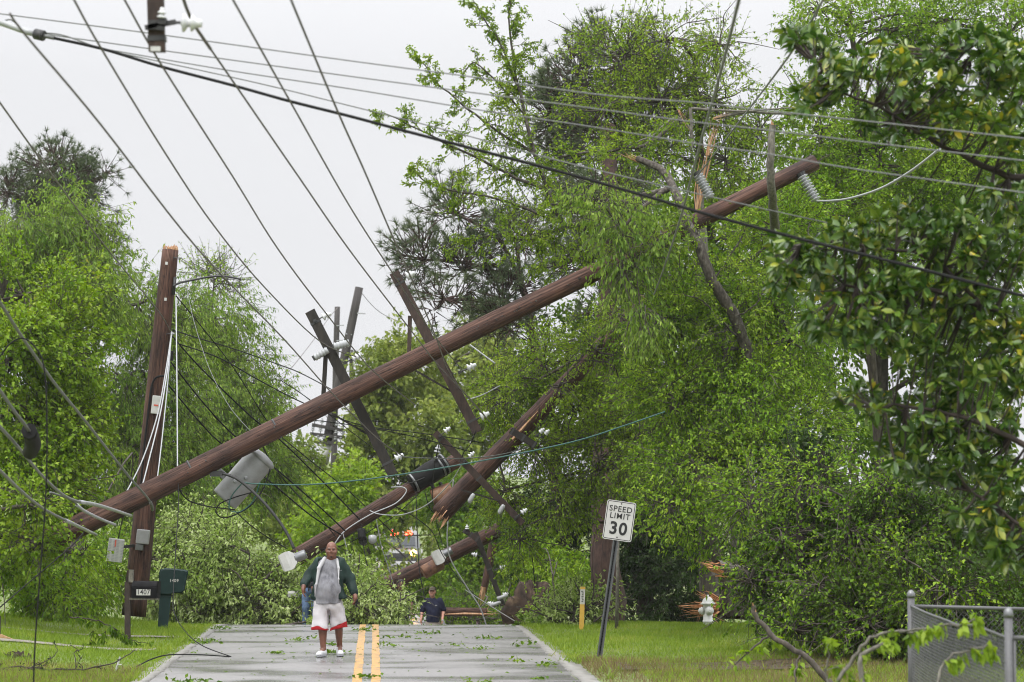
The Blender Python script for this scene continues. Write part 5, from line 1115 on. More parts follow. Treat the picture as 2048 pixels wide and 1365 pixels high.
def sdf_mesh(name, prims, res, m, parent, loc, rotz=0.0, disp=None):
    lo, hi = np.full(3, 9.), np.full(3, -9.)
    for t, a, b, ra, rb, k, op in prims:
        if op != 'u': continue
        if t == 'rc': l, h = np.minimum(a - ra, b - rb), np.maximum(a + ra, b + rb)
        else: l, h = a - b, a + b
        lo, hi = np.minimum(lo, l), np.maximum(hi, h)
    lo -= res * 3; hi += res * 3; n = np.ceil((hi - lo) / res).astype(int) + 1
    ax = [lo[i] + res * np.arange(n[i]) for i in range(3)]
    D = np.full(n, 1.0, np.float32)
    for t, a, b, ra, rb, k, op in prims:
        if t == 'fn':
            D = np.maximum(D, a(np.stack(np.meshgrid(*ax, indexing='ij'), -1)).astype(np.float32)); continue
        if t == 'cut':
            D = np.maximum(D, (ax[0][:, None, None] * a[0] + ax[1][None, :, None] * a[1] + ax[2][None, None] * a[2] - b).astype(np.float32)); continue
        if t == 'rc': l, h = np.minimum(a - ra, b - rb), np.maximum(a + ra, b + rb)
        else: l, h = a - b, a + b
        mg = max(.06, k * 2); i0 = np.clip(((l - mg - lo) / res).astype(int), 0, n - 1); i1 = np.clip(((h + mg - lo) / res).astype(int) + 2, 1, n)
        sl = tuple(slice(i0[i], i1[i]) for i in range(3))
        P = np.stack(np.meshgrid(*[ax[i][sl[i]] for i in range(3)], indexing='ij'), -1)
        d = _rc(P, a, b, ra, rb) if t == 'rc' else _el(P, a, b) if t == 'el' else _bx(P, a, b, ra)
        S = D[sl]; k = max(k, 1e-4)
        if op == 'u': hh = np.clip(.5 + .5 * (S - d) / k, 0, 1); D[sl] = S + (d - S) * hh - k * hh * (1 - hh)
        else: hh = np.clip(.5 - .5 * (S + d) / k, 0, 1); D[sl] = S + (-d - S) * hh + k * hh * (1 - hh)
    if disp is not None:
        P = np.stack(np.meshgrid(*ax, indexing='ij'), -1); D = D + disp(P).astype(np.float32)
    # surface nets
    S = D < 0; c = [np.s_[:-1], np.s_[1:]]
    cnt = sum(S[c[i], c[j], c[k]].astype(np.int8) for i in (0, 1) for j in (0, 1) for k in (0, 1))
    cell = (cnt > 0) & (cnt < 8); idx = np.full(cell.shape, -1); ci = np.argwhere(cell); idx[cell] = np.arange(len(ci))
    acc = np.zeros((len(ci), 3)); w = np.zeros(len(ci)); I = ci.T
    for axx in range(3):
        for u in (0, 1):
            for v in (0, 1):
                o = [0, 0, 0]; oth = [q for q in range(3) if q != axx]; o[oth[0]], o[oth[1]] = u, v
                d0 = D[I[0] + o[0], I[1] + o[1], I[2] + o[2]]; o2 = list(o); o2[axx] = 1
                d1 = D[I[0] + o2[0], I[1] + o2[1], I[2] + o2[2]]
                x = (d0 < 0) != (d1 < 0); t = np.where(x, d0 / np.where(x, d0 - d1, 1), 0)
                p = np.array(o, float)[None] + np.eye(3)[axx] * t[:, None]; acc += p * x[:, None]; w += x
    V = lo + res * (ci + acc / w[:, None]); Fs = []
    for axx in range(3):
        o1, o2 = [(1, 2), (2, 0), (0, 1)][axx]
        a = np.moveaxis(S, axx, 0); s0, s1 = a[:-1], a[1:]; ch = np.moveaxis(s0 != s1, 0, axx); e = np.argwhere(ch)
        e = e[(e[:, o1] > 0) & (e[:, o2] > 0)]
        e = e[(e[:, o1] < idx.shape[o1]) & (e[:, o2] < idx.shape[o2])]
        q = []
        for u, v in ((1, 1), (0, 1), (0, 0), (1, 0)):
            g = e.copy(); g[:, o1] -= u; g[:, o2] -= v; q.append(idx[g[:, 0], g[:, 1], g[:, 2]])
        q = np.stack(q, 1); pos = S[e[:, 0], e[:, 1], e[:, 2]]; q[~pos] = q[~pos][:, ::-1]; Fs.append(q)
    Fc = np.concatenate(Fs); Fc = Fc[(Fc >= 0).all(1)]
    # one relaxation step
    cr, sr = math.cos(rotz), math.sin(rotz); V = np.stack([V[:, 0] * cr - V[:, 1] * sr, V[:, 0] * sr + V[:, 1] * cr, V[:, 2]], 1)
    return np_mesh(name, V + np.array(loc), Fc, m, parent, smooth=True)

def hand(w, d, pl, curl=.6, thumb=1, back=(0, -1, 0), s=1.0):
    """palm, five unequal bent fingers and a side thumb; w wrist, d pointing direction, pl palm facing"""
    w = np.array(w, float); d = nd(np.array(d, float)); pl = nd(np.array(pl, float) - d * float(np.dot(pl, d))); sd_ = np.cross(d, pl) * thumb
    P = [RC(w - d * .02, w + d * .03, .027 * s, .03 * s, .02)]; pc = w + d * .055 * s
    P += [EL(pc, np.abs(d) * .045 * s + np.abs(sd_) * .042 * s + np.abs(pl) * .018 * s + .006, .015)]
    for i, (o, L) in enumerate(((.030, .072), (.010, .080), (-.011, .075), (-.031, .058))):
        r0 = .0098 * s; b = w + d * .085 * s + sd_ * o * s; a1_, a2_, a3_ = curl * .45, curl * 1.1, curl * 1.7
        q = b
        for seg_, an in ((.42, a1_), (.33, a2_), (.25, a3_)):
            e = q + (d * math.cos(an) + pl * math.sin(an)) * L * seg_ * s; P.append(RC(q, e, r0, r0 * .92, .006)); q = e; r0 *= .92
    b = w + d * .03 * s + sd_ * .035 * s; e = b + nd(d * .7 + sd_ * .7 + pl * .3) * .035 * s; f = e + nd(d * .9 + pl * .5 + sd_ * .1) * .03 * s
    P += [RC(b, e, .014 * s, .0115 * s, .012), RC(e, f, .0115 * s, .009 * s, .006)]
    return P
def head(c, s=1.0, turn=0.0, chin=1.0, fat=1.0):
    """c = centre of the skull; faces -y"""
    c = np.array(c, float)
    def q(x, y, z):
        cs, sn = math.cos(turn), math.sin(turn); return c + np.array([x * cs - y * sn, x * sn + y * cs, z]) * s
    return [EL(q(0, .01, .035), np.array([.078, .098, .092]) * s, .02), EL(q(0, -.022, -.045), np.array([.064 * fat, .072, .072 * chin]) * s, .04), EL(q(0, -.055, -.088), np.array([.038 * fat, .034, .03]) * s, .03),
            EL(q(0, -.092, -.018), np.array([.016, .022, .028]) * s, .014), EL(q(-.016, -.094, -.032), np.array([.012, .013, .01]) * s, .008), EL(q(.016, -.094, -.032), np.array([.012, .013, .01]) * s, .008),
            RC(q(-.05, -.078, .022), q(.05, -.078, .022), .014 * s, .014 * s, .012), EL(q(-.032, -.094, .004), np.array([.019, .012, .011]) * s, .008, 's'), EL(q(.032, -.094, .004), np.array([.019, .012, .011]) * s, .008, 's'),
            EL(q(-.046, -.062, -.03), np.array([.028 * fat, .03, .03]) * s, .02), EL(q(.046, -.062, -.03), np.array([.028 * fat, .03, .03]) * s, .02),
            RC(q(-.024, -.088, -.062), q(.024, -.088, -.062), .009 * s, .009 * s, .008), RC(q(-.022, -.088, -.074), q(.022, -.088, -.074), .010 * s, .010 * s, .008), BX(q(0, -.10, -.068), np.array([.026, .012, .0022]) * s, .001, .003, 's'),
            EL(q(-.080, .012, -.008), np.array([.012, .022, .034]) * s, .008), EL(q(.080, .012, -.008), np.array([.012, .022, .034]) * s, .008)], q
def eyes(parent, q, loc, rotz=0, s=1.0):
    for x in (-.032, .032):
        sdf_mesh('eye', [EL(q(x, -.084, .003), np.array([.010, .009, .005]) * s, .001)], .0025, M_eye, parent, loc, rotz)
    for x in (-.034, .034):
        sdf_mesh('eyebrow', [RC(q(x - .016, -.093, .024), q(x + .016, -.094, .025), .004 * s, .004 * s, .002)], .003, M_hair, parent, loc, rotz)
M_eye = mat('dark_eye', (.02, .014, .012), .2); M_hair = mat('dark_hair', (.02, .015, .012), .7, 60)
M_skin = mat('brown_skin', [(0.3, (.13, .052, .032)), (0.7, (.20, .085, .052))], .42, 9, bump=.06, bscale=60)
M_skinlight = mat('fair_skin', [(0.3, (.38, .17, .12)), (0.7, (.50, .26, .19))], .45, 12)
def cloth(name, stops, rough=.85, scale=7, wr=.5): return mat(name, stops, rough, scale, (1, 1, .6), wr, spec=.25, detail=6, bscale=16)
M_jacket = cloth('dark_green_jacket', [(0.3, (.006, .016, .013)), (0.7, (.013, .034, .027))], .6)
M_tee = cloth('damp_grey_shirt', [(0.36, (.09, .09, .10)), (0.48, (.22, .22, .24)), (0.7, (.33, .33, .355))], .9, 3.6)
M_shorts = cloth('white_shorts', [(0.3, (.50, .48, .50)), (0.7, (.64, .62, .64))], .7, 5)
M_redtrim = cloth('red_trim', (.34, .014, .018)); M_lining = cloth('white_lining', (.42, .42, .43))
M_shoe = mat('white_leather_shoe', (.58, .59, .61), .5, 12); M_sole = mat('shoe_sole', (.35, .36, .38), .7, 12)
M_navy = cloth('navy_shirt', [(0.3, (.008, .010, .026)), (0.7, (.015, .018, .042))]); M_khaki = cloth('khaki_trousers', (.30, .265, .23))
M_jeans = cloth('blue_jeans', [(0.3, (.07, .12, .22)), (0.7, (.15, .22, .34))]); M_capm = cloth('brown_cap', (.075, .062, .045))

def wrinkle(a, f=34.0):
    return lambda P: a * (np.sin(P[..., 2] * f + 3 * np.sin(P[..., 0] * 9 + P[..., 1] * 5)) * np.sin(P[..., 0] * f * .55 + P[..., 2] * 11) + .6 * np.sin(P[..., 2] * f * .5 + P[..., 0] * f * .8))

# the bald man walking towards the camera
def walking_man():
    Y = 44.4; loc = at(660, 1312, Y); loc.z = float(road_z(Y)) + .006; L = tuple(loc)
    o = thing('person', loc, 'bald man in dark green jacket, grey shirt and white shorts walking up the road', 'person')
    hp, q = head((.02, -.05, 1.645), 1.02, .05, 1.0, 1.22)
    lw, rw = (-.405, -.12, 1.085), (.385, -.05, .955)
    body = hp + [RC((.02, -.01, 1.45), (.02, -.035, 1.57), .075, .075, .03), EL((-.02, 0, 1.28), (.19, .125, .2), .06), EL((-.03, -.05, 1.05), (.20, .19, .22), .08), EL((-.03, 0, .88), (.19, .15, .13), .06),
            RC((-.20, 0, 1.42), (-.34, .05, 1.22), .06, .05), RC((-.34, .05, 1.22), lw, .048, .034), RC((.19, 0, 1.42), (.30, .06, 1.19), .06, .05), RC((.30, .06, 1.19), rw, .048, .034),
            RC((-.13, 0, .86), (-.125, -.07, .47), .10, .07, .04), RC((-.125, -.07, .47), (-.10, -.06, .12), .062, .042, .03), RC((-.105, -.03, .40), (-.105, -.02, .26), .06, .05, .03), RC((.07, 0, .86), (.125, .06, .49), .10, .07, .04), RC((.125, .06, .49), (.135, .22, .15), .062, .042, .03), RC((.125, .12, .42), (.13, .19, .30), .058, .05, .03),
            RC((-.10, -.06, .10), (-.15, -.17, .045), .04, .03), RC((.135, .22, .13), (.16, .10, .05), .04, .03)]
    body += hand(lw, (-.05, -.25, -1), (.8, -.1, -.2), .55, -1, s=1.08) + hand(rw, (.12, -.2, -1), (-.8, .1, -.1), .8, 1, s=1.08)
    sdf_mesh('body', body, .0075, M_skin, o, L); eyes(o, q, L, s=1.02)
    sdf_mesh('beard', [EL(q(0, -.062, -.094), (.030, .032, .022), .01), RC(q(-.028, -.092, -.055), q(.028, -.092, -.055), .006, .006, .005)], .0055, M_hair, o, L)
    sdf_mesh('shirt', [EL((-.02, -.01, 1.30), (.20, .142, .22), .06), EL((-.035, -.07, 1.05), (.212, .205, .24), .09), RC((-.03, -.03, .98), (-.03, -.03, .80), .20, .205, .06), RC((-.12, 0, 1.415), (-.19, .02, 1.38), .085, .08, .03), RC((.12, 0, 1.415), (.16, .02, 1.38), .08, .075, .03), RC((.02, -.01, 1.44), (.02, -.02, 1.49), .10, .086, .04), EL((.02, -.05, 1.56), (.088, .09, .075), .012, 's'), CUT((.03, 0, -1), -.818)], .009, M_tee, o, L, 0, wrinkle(.004))
    cut_front = BX((-.03, -.32, 1.1), (.158, .30, .46), .03, .03, 's')
    sdf_mesh('jacket', [EL((-.02, .015, 1.32), (.235, .168, .23), .06), RC((-.03, 0, 1.15), (-.03, .01, .95), .235, .24, .08), RC((.15, -.06, 1.0), (.20, -.07, .91), .075, .07, .05), RC((-.22, -.05, 1.0), (-.25, -.05, .93), .06, .06, .05),
            RC((-.17, .01, 1.44), (-.335, .05, 1.24), .098, .088, .05), RC((-.335, .05, 1.24), (-.40, -.08, 1.12), .088, .068, .03), RC((.15, .01, 1.44), (.295, .06, 1.2), .098, .09, .05), RC((.295, .06, 1.2), (.372, -.025, 1.0), .09, .068, .03), RC((-.05, .04, 1.50), (.09, .04, 1.50), .055, .055, .04),
            cut_front, EL((.02, -.05, 1.56), (.095, .11, .10), .02, 's'), CUT((.12, 0, -1), -.865)], .009, M_jacket, o, L, 0, wrinkle(.006, 30))
    sdf_mesh('lining', [RC((-.085, -.06, 1.51), (-.165, -.15, 1.37), .034, .030, .02), RC((-.165, -.15, 1.37), (-.20, -.23, 1.12), .028, .017, .02), RC((-.205, -.235, 1.12), (-.226, -.22, .93), .015, .007, .02),
            RC((.105, -.05, 1.50), (.138, -.15, 1.37), .024, .018, .02), RC((.138, -.15, 1.37), (.142, -.205, 1.20), .016, .010, .02), RC((.142, -.205, 1.20), (.147, -.20, 1.10), .010, .006, .02), RC((-.08, .05, 1.52), (.11, .05, 1.52), .032, .032, .02)], .009, M_lining, o, L)
    mb = MB(); mb.box(Vector(L) + Vector((.175, -.145, 1.335)), (.014, .004, .007)); mesh('emblem', mb, M_lining, o)
    legs = [RC((-.12, -.01, .82), (-.14, -.06, .43), .135, .128, .05), RC((.065, 0, .82), (.115, .05, .42), .135, .13, .05), RC((-.03, -.01, .90), (-.03, -.01, .80), .195, .20, .05), RC((-.17, -.03, .7), (-.205, -.05, .42), .08, .075, .04), RC((.14, .02, .7), (.185, .03, .44), .08, .075, .04)]
    gap = [BX((-.012, 0, .46), (.006, .4, .17), .004, .012, 's'), BX((-.012, -.22, .56), (.014, .16, .16), .01, .03, 's'), BX((-.012, -.1, .44), (.014, .3, .06), .006, .015, 's')]
    top = lambda P: np.where(P[..., 0] < -.012, .447 - .08 * (P[..., 0] + .13) + .018 * np.sin(P[..., 0] * 26), .432 + .42 * np.clip(P[..., 0] - .01, 0, 1))
    sdf_mesh('shorts', legs + gap + [FN(lambda P: top(P) - P[..., 2]), CUT((0, 0, 1), .92)], .0085, M_shorts, o, L, 0, wrinkle(.007, 24))
    big = [(t, a, b, ra + .006, rb + .006, k, op) for t, a, b, ra, rb, k, op in legs]
    sdf_mesh('red_hem', big + gap + [RC((-.14, -.05, .5), (-.14, -.06, .3), .105, .105, .01, 's'), RC((.13, .04, .5), (.13, .05, .3), .105, .105, .01, 's'), FN(lambda P: P[..., 2] - top(P) - .006), FN(lambda P: np.where(P[..., 0] < -.012, .408, .398 + .22 * np.clip(P[..., 0] - .01, 0, 1)) - P[..., 2])], .0085, M_redtrim, o, L, 0, wrinkle(.005, 24))
    for x, y, z, tx in ((-.10, -.06, 0, -.05), (.137, .2, .0, .022)):
        sdf_mesh('shoe', [RC((x, y + .02, z + .055), (x + tx, y - .15, z + .045), .05, .044, .03), RC((x, y + .01, z + .05), (x, y + .01, z + .115), .052, .05, .03), EL((x + tx * 1.1, y - .165, z + .04), (.05, .06, .035), .02), CUT((0, 0, -1), -(z + .012)), EL((x, y + .01, z + .15), (.04, .045, .03), .01, 's')], .008, M_shoe, o, L)
        sdf_mesh('sole', [RC((x, y + .03, z + .012), (x + tx * 1.1, y - .165, z + .012), .054, .05, .02), CUT((0, 0, 1), z + .022), CUT((0, 0, -1), -z)], .007, M_sole, o, L)
    ph = thing('mobile_phone', Vector(L) + Vector((.418, -.085, .835)), 'small dark device in the bald man\'s hand on the right of the photo', 'phone')
    mb = MB(); mb.box(ORG[ph.name], (.03, .05, .11), Matrix.Rotation(R(12), 3, 'Y'), .008); mesh('case', mb, M_black, ph)
    mb = MB(); mb.box(ORG[ph.name] + Vector((-.016, 0, 0)), (.003, .042, .09), Matrix.Rotation(R(12), 3, 'Y')); mesh('screen', mb, M_dsteel, ph)
walking_man()

# man in a navy shirt beyond the crest, looking up
def navy_man():
    Y = 72.0; loc = at(866, 1318, Y); loc.z = float(road_z(Y)) + .006; L = tuple(loc)
    o = thing('person', loc, 'man in navy T-shirt and brown cap standing beyond the crest', 'person')
    hp, q = head((-.02, -.03, 1.66), 1.0, -.12)
    lw, rw = (-.30, -.10, .98), (.24, -.20, .98)
    body = hp + [RC((-.01, 0, 1.46), (-.015, -.015, 1.58), .065, .06, .03), EL((0, 0, 1.28), (.18, .12, .2), .06), EL((0, -.02, 1.05), (.165, .13, .2), .06), EL((0, 0, .92), (.165, .12, .12), .05), RC((-.19, 0, 1.43), (-.27, .03, 1.16), .055, .045), RC((-.27, .03, 1.16), lw, .042, .03), RC((.19, 0, 1.43), (.26, .03, 1.17), .055, .045), RC((.26, .03, 1.17), rw, .042, .03),
            RC((-.09, 0, .88), (-.10, -.02, .48), .09, .06), RC((-.10, -.02, .48), (-.10, .02, .08), .055, .04), RC((.09, 0, .88), (.10, -.02, .48), .09, .06), RC((.10, -.02, .48), (.10, .02, .08), .055, .04)] + hand(lw, (0, -.3, -1), (.9, 0, 0), .5, -1) + hand(rw, (.1, -.5, -1), (-.9, 0, 0), .9, 1)
    sdf_mesh('body', body, .009, M_skinlight, o, L); eyes(o, q, L)
    sdf_mesh('beard', [EL(q(0, -.058, -.092), (.036, .034, .024), .01), RC(q(-.045, -.055, -.075), q(.045, -.055, -.075), .02, .02, .01)], .008, mat('grey_beard', (.33, .28, .24), .8, 50), o, L)
    sdf_mesh('cap', [EL(q(0, .012, .055), (.088, .108, .085), .01), CUT((0, -.12, -1), -(1.66 + .032 + .0)), EL(q(0, -.115, .058), (.07, .075, .012), .012)], .008, M_capm, o, L)
    sdf_mesh('shirt', [EL((0, -.01, 1.30), (.20, .14, .2), .06), RC((0, -.02, 1.12), (0, -.01, .94), .175, .17, .08), RC((-.17, 0, 1.43), (-.265, .025, 1.21), .085, .075, .04), RC((.17, 0, 1.43), (.255, .025, 1.22), .085, .075, .04), RC((-.01, 0, 1.45), (-.01, 0, 1.50), .09, .072, .04), EL((-.015, -.03, 1.585), (.075, .08, .075), .01, 's'), CUT((0, 0, -1), -.90)], .010, M_navy, o, L, 0, wrinkle(.005))
    mb = MB(); mb.prism([(-.04, -.012), (.04, -.012), (.02, .0), (.0, .02), (-.015, .002)], .004, Matrix.Translation(Vector(L) + Vector((.075, -.16, 1.33)))); mesh('emblem', mb, M_trafo, o)
    sdf_mesh('trousers', [RC((0, 0, .95), (0, 0, .86), .16, .165, .05), RC((-.09, 0, .86), (-.10, -.02, .5), .105, .085, .04), RC((-.10, -.02, .5), (-.10, .02, .07), .085, .075, .03), RC((.09, 0, .86), (.10, -.02, .5), .105, .085, .04), RC((.10, -.02, .5), (.10, .02, .07), .085, .075, .03), CUT((0, 0, -1), -.05)], .011, M_khaki, o, L, 0, wrinkle(.005))
    for s in (-1, 1): sdf_mesh('shoe', [RC((s * .10, .03, .045), (s * .11, -.13, .035), .045, .04, .02), CUT((0, 0, -1), 0)], .010, M_barkdk, o, L)
    g = thing('glove', Vector(L) + Vector((.27, -.25, .86)), 'pale work glove held by the man in navy', 'glove'); P = []
    gl = np.array(ORG[g.name]) - np.array(L)
    P = [EL(gl, (.045, .03, .07), .02), RC(gl + [.0, 0, .05], gl + [-.02, 0, .09], .03, .035, .02)] + [RC(gl + [.03 * (i - 1.5) * .7, 0, -.05], gl + [.03 * (i - 1.5), -.01, -.115 + .012 * abs(i - 1)], .014, .012, .01) for i in range(4)] + [RC(gl + [.03, 0, .01], gl + [.075, -.01, -.03], .015, .012, .01)]
    sdf_mesh('palm', P[:2] + P[2:], .007, M_trafo, g, L)
navy_man()
def background_person(label, px, Y, top, bottom, hair, shirt_m, trouser_m, skin, bend=0.0, h=1.72, turn=0.0, hairlen=0, lean=0.0):
    loc = at(px, 1240, Y); loc.z = float(road_z(Y)) + .006; L = tuple(loc); k = h / 1.75
    o = thing('person', loc, label, 'person'); hp, q = head((lean, -.02 - bend * .5, 1.62 - bend * .35), .97, turn)
    sh = 1.40 - bend * .3; sy = -bend * .4
    lw, rw = (-.22 + lean * .7, -.15 + sy, .92 - bend * .1), (.24 + lean * .7, -.15 + sy, .92 - bend * .1)
    body = hp + [RC((lean * .85, sy, sh), (lean, -.01 - bend * .45, sh + .14), .06, .055), EL((lean * .7, sy * .7, sh - .14), (.17, .11, .2), .06), EL((lean * .25, sy * .3, 1.02), (.15, .11, .2), .06), EL((0, 0, .9), (.16, .115, .12), .05), RC((-.17 + lean * .8, sy, sh - .02), (-.24 + lean * .7, .0 + sy, 1.13 - bend * .2), .052, .042), RC((-.24 + lean * .7, sy, 1.13 - bend * .2), lw, .04, .03), RC((.17 + lean * .8, sy, sh - .02), (.24 + lean * .7, sy, 1.13 - bend * .2), .052, .042), RC((.24 + lean * .7, sy, 1.13 - bend * .2), rw, .04, .03),
            RC((-.09, 0, .86), (-.10, -.03, .47), .085, .058), RC((-.10, -.03, .47), (-.10, .03, .08), .052, .038), RC((.09, 0, .86), (.10, -.03, .47), .085, .058), RC((.10, -.03, .47), (.10, .03, .08), .052, .038)] + hand(lw, (0, -.3, -1), (.9, 0, 0), .6, -1) + hand(rw, (0, -.3, -1), (-.9, 0, 0), .6, 1)
    sdf_mesh('body', body, .011, skin, o, L); eyes(o, q, L)
    hr = [EL(q(0, .022, .045), (.088, .103, .095), .01), BX(q(0, -.12, -.04), (.2, .06, .11), .01, .01, 's')]
    if hairlen: hr += [RC(q(0, .09, .0), q(0, .12, -hairlen), .06, .035, .03)]
    sdf_mesh('hair', hr, .010, hair, o, L)
    sdf_mesh('shirt', [EL((lean * .7, sy * .7, sh - .13), (.19, .13, .2), .06), RC((lean * .3, sy * .3, 1.08), (0, 0, .9), .165, .165, .08), RC((-.16 + lean * .8, sy, sh - .02), (-.235 + lean * .7, sy, 1.16 - bend * .2), .08, .068, .04), RC((.16 + lean * .8, sy, sh - .02), (.235 + lean * .7, sy, 1.16 - bend * .2), .08, .068, .04), CUT((0, 0, -1), -.87)], .012, shirt_m, o, L, 0, wrinkle(.005))
    sdf_mesh('trousers', [RC((0, 0, .92), (0, 0, .84), .155, .16, .05), RC((-.09, 0, .84), (-.10, -.03, .47), .10, .08, .04), RC((-.10, -.03, .47), (-.10, .03, .07), .08, .07, .03), RC((.09, 0, .84), (.10, -.03, .47), .10, .08, .04), RC((.10, -.03, .47), (.10, .03, .07), .08, .07, .03), CUT((0, 0, -1), -.05)], .012, trouser_m, o, L, 0, wrinkle(.006))
    for s in (-1, 1): sdf_mesh('shoe', [RC((s * .10, .03, .045), (s * .11, -.12, .035), .044, .038, .02), CUT((0, 0, -1), 0)], .011, M_barkdk, o, L)
    return o
M_dkshirt = cloth('dark_shirt', (.02, .022, .026)); M_brt = cloth('pink_yellow_shirt', [(0.35, (.55, .40, .10)), (0.5, (.52, .30, .42)), (0.65, (.40, .36, .55))], .8, 9); M_blond = mat('blond_hair', (.46, .27, .12), .6, 40)
background_person('person in blue jeans half hidden behind the bald man', 621, 60.2, 0, 0, M_hair, M_dkshirt, M_jeans, M_skin, 1.1, lean=.45)
background_person('person with long blond hair and bright top cut off by the road crest', 967, 99, 0, 0, M_blond, M_brt, M_dkshirt, M_skinlight, 0, turn=math.pi, hairlen=.3)
background_person('person in dark clothes stooping behind the fallen leafy top', 803, 66, 0, 0, M_hair, M_dkshirt, M_navy, M_skin, .7)
# ------------------------------------------------------------------ roadside objects
# speed limit sign
M_link0 = mat('weathered_post_steel', (.11, .115, .12), .5, 20, metal=.4)
M_sign = mat('sign_white', [(0.3, (.44, .435, .42)), (0.7, (.53, .525, .50))], .4, 5)
SYs = 44.4
b0, tp = at(1199, 1313, SYs), at(1243, 1000, SYs); t = (tp - b0).normalized()
sg = thing('speed_limit_sign', b0, 'tilted white speed limit sign with black numbers on a perforated steel post', 'road sign')
e = t.cross(Vector((0, 1, 0))).normalized(); e = e if e.x > 0 else -e
Ms = Matrix((e, Vector((0, 1, 0)), t)).transposed()
Ms.col[1] = Ms.col[2].cross(Ms.col[0])
mb = MB(); pb = b0 - t * .25; ptop = tp - t * .03
for x, y, w, h in ((0, .012, .018, .004), (-.026, -.004, .004, .034), (.026, -.004, .004, .034), (-.035, -.021, .018, .004), (.035, -.021, .018, .004)):
    mb.bar(pb + e * x + Vector((0, y, 0)), ptop + e * x + Vector((0, y, 0)), w if w > .004 else .004, h, (0, 1, 0))
mb.bar(pb + Vector((0, .012, 0)), ptop + Vector((0, .012, 0)), .052, .004, (0, 1, 0))
mesh('post', mb, M_link0, sg)
mb = MB()
for k in range(40): c = pb + t * (.3 + .042 * k) + Vector((0, .0085, 0)); mb.bar(c, c + t * .012, .011, .003, (0, 1, 0))
mesh('post_hole', mb, M_black, sg)['kind'] = 'stuff'
def round_rect(w, h, r, n=5):
    P = []
    for cx, cy, a0 in ((w / 2 - r, h / 2 - r, 0), (-w / 2 + r, h / 2 - r, 90), (-w / 2 + r, -h / 2 + r, 180), (w / 2 - r, -h / 2 + r, 270)):
        for i in range(n + 1): a = R(a0 + 90 * i / n); P.append((cx + r * math.cos(a), cy + r * math.sin(a)))
    return P
pc = at(1238.5, 1042, SYs) + Vector((0, -.03, 0)); yaw = Matrix.Rotation(R(-4), 3, 'Z')
M4 = (Matrix.Translation(pc) @ (Ms @ yaw).to_4x4())
W_, H_ = .455, .615
mb = MB(); mb.prism(round_rect(W_, H_, .035), .004, M4); pl_ = mesh('plate', mb, M_sign, sg)
mb = MB(); O, I_ = round_rect(W_ - .025, H_ - .025, .026), round_rect(W_ - .045, H_ - .045, .018); n = len(O)
vv = [M4 @ Vector((x, -.0035, z)) for x, z in O] + [M4 @ Vector((x, -.0035, z)) for x, z in I_]
mb.add(vv, [(i, (i + 1) % n, n + (i + 1) % n, n + i) for i in range(n)]); mesh('border', mb, M_blackpaint, pl_)
Mx = M4 @ Matrix.Rotation(math.pi / 2, 4, 'X')
for txt, z, s, bo, sx in (('SPEED', .178, .125, .0012, .98), ('LIMIT', .068, .125, .0012, .98), ('30', -.13, .27, .007, .98)):
    v_, f_ = text_mesh(txt, s, bo); mb = MB(); mb.add([M4 @ Matrix.Translation((0, -.005, z)) @ Matrix.Rotation(math.pi / 2, 4, 'X') @ Vector((v.x * sx, v.y, v.z)) for v in v_], f_)
    mesh('lettering', mb, M_blackpaint, pl_)['kind'] = 'stuff' if False else 'lettering'
for z in (.265, -.26):
    mb = MB(); mb.lathe(M4 @ Vector((0, -.002, z)), (0, -1, 0), [(0, .012), (.006, .009)], 8); mesh('bolt', mb, M_dsteel, pl_)
# thin post, marker post
o = thing('thin_post', at(1233, 1264, 54.5), 'thin weathered upright post behind the speed limit sign', 'post')
mb = MB(); mb.tube([at(1233, 1268, 54.5), at(1235, 1160, 54.5), at(1236, 1060, 54.5)], [.034, .032, .03], 8); mesh('shaft', mb, M_barkgr, o, smooth=True)
mb = MB(); mb.lathe(at(1236, 1061, 54.5), (0, 0, 1), [(0, .036), (.03, .036), (.04, .02)], 8); mesh('cap', mb, M_steel, o)
mk = thing('marker_post', at(1163, 1262, 54), 'yellow utility marker post with a white lettered top', 'marker post')
M_ypost = mat('yellow_plastic', [(0.3, (.50, .30, .045)), (0.7, (.62, .38, .07))], .5, 8)
def flat_bar(p, q, w, h): m_ = MB(); m_.bar(p, q, w, h, (0, 1, 0)); return m_
mesh('shaft', flat_bar(at(1162.5, 1270, 54), at(1164.5, 1209, 54), .088, .035), M_ypost, mk)
wp = mesh('marker_label', flat_bar(at(1164.5, 1209, 54) , at(1165.6, 1179, 54), .09, .036), M_sign, mk)
mesh('cap', flat_bar(at(1165.6, 1179, 54), at(1165.8, 1174, 54), .095, .04), M_ypost, mk)
mb = MB()
for i in range(7):
    y = 1183 + 3.4 * i; mb.box(at(1165 + random.uniform(-1, 1), y, 53.975), (random.uniform(.02, .05), .004, .012))
mesh('lettering', mb, M_blackpaint, wp)['kind'] = 'lettering'
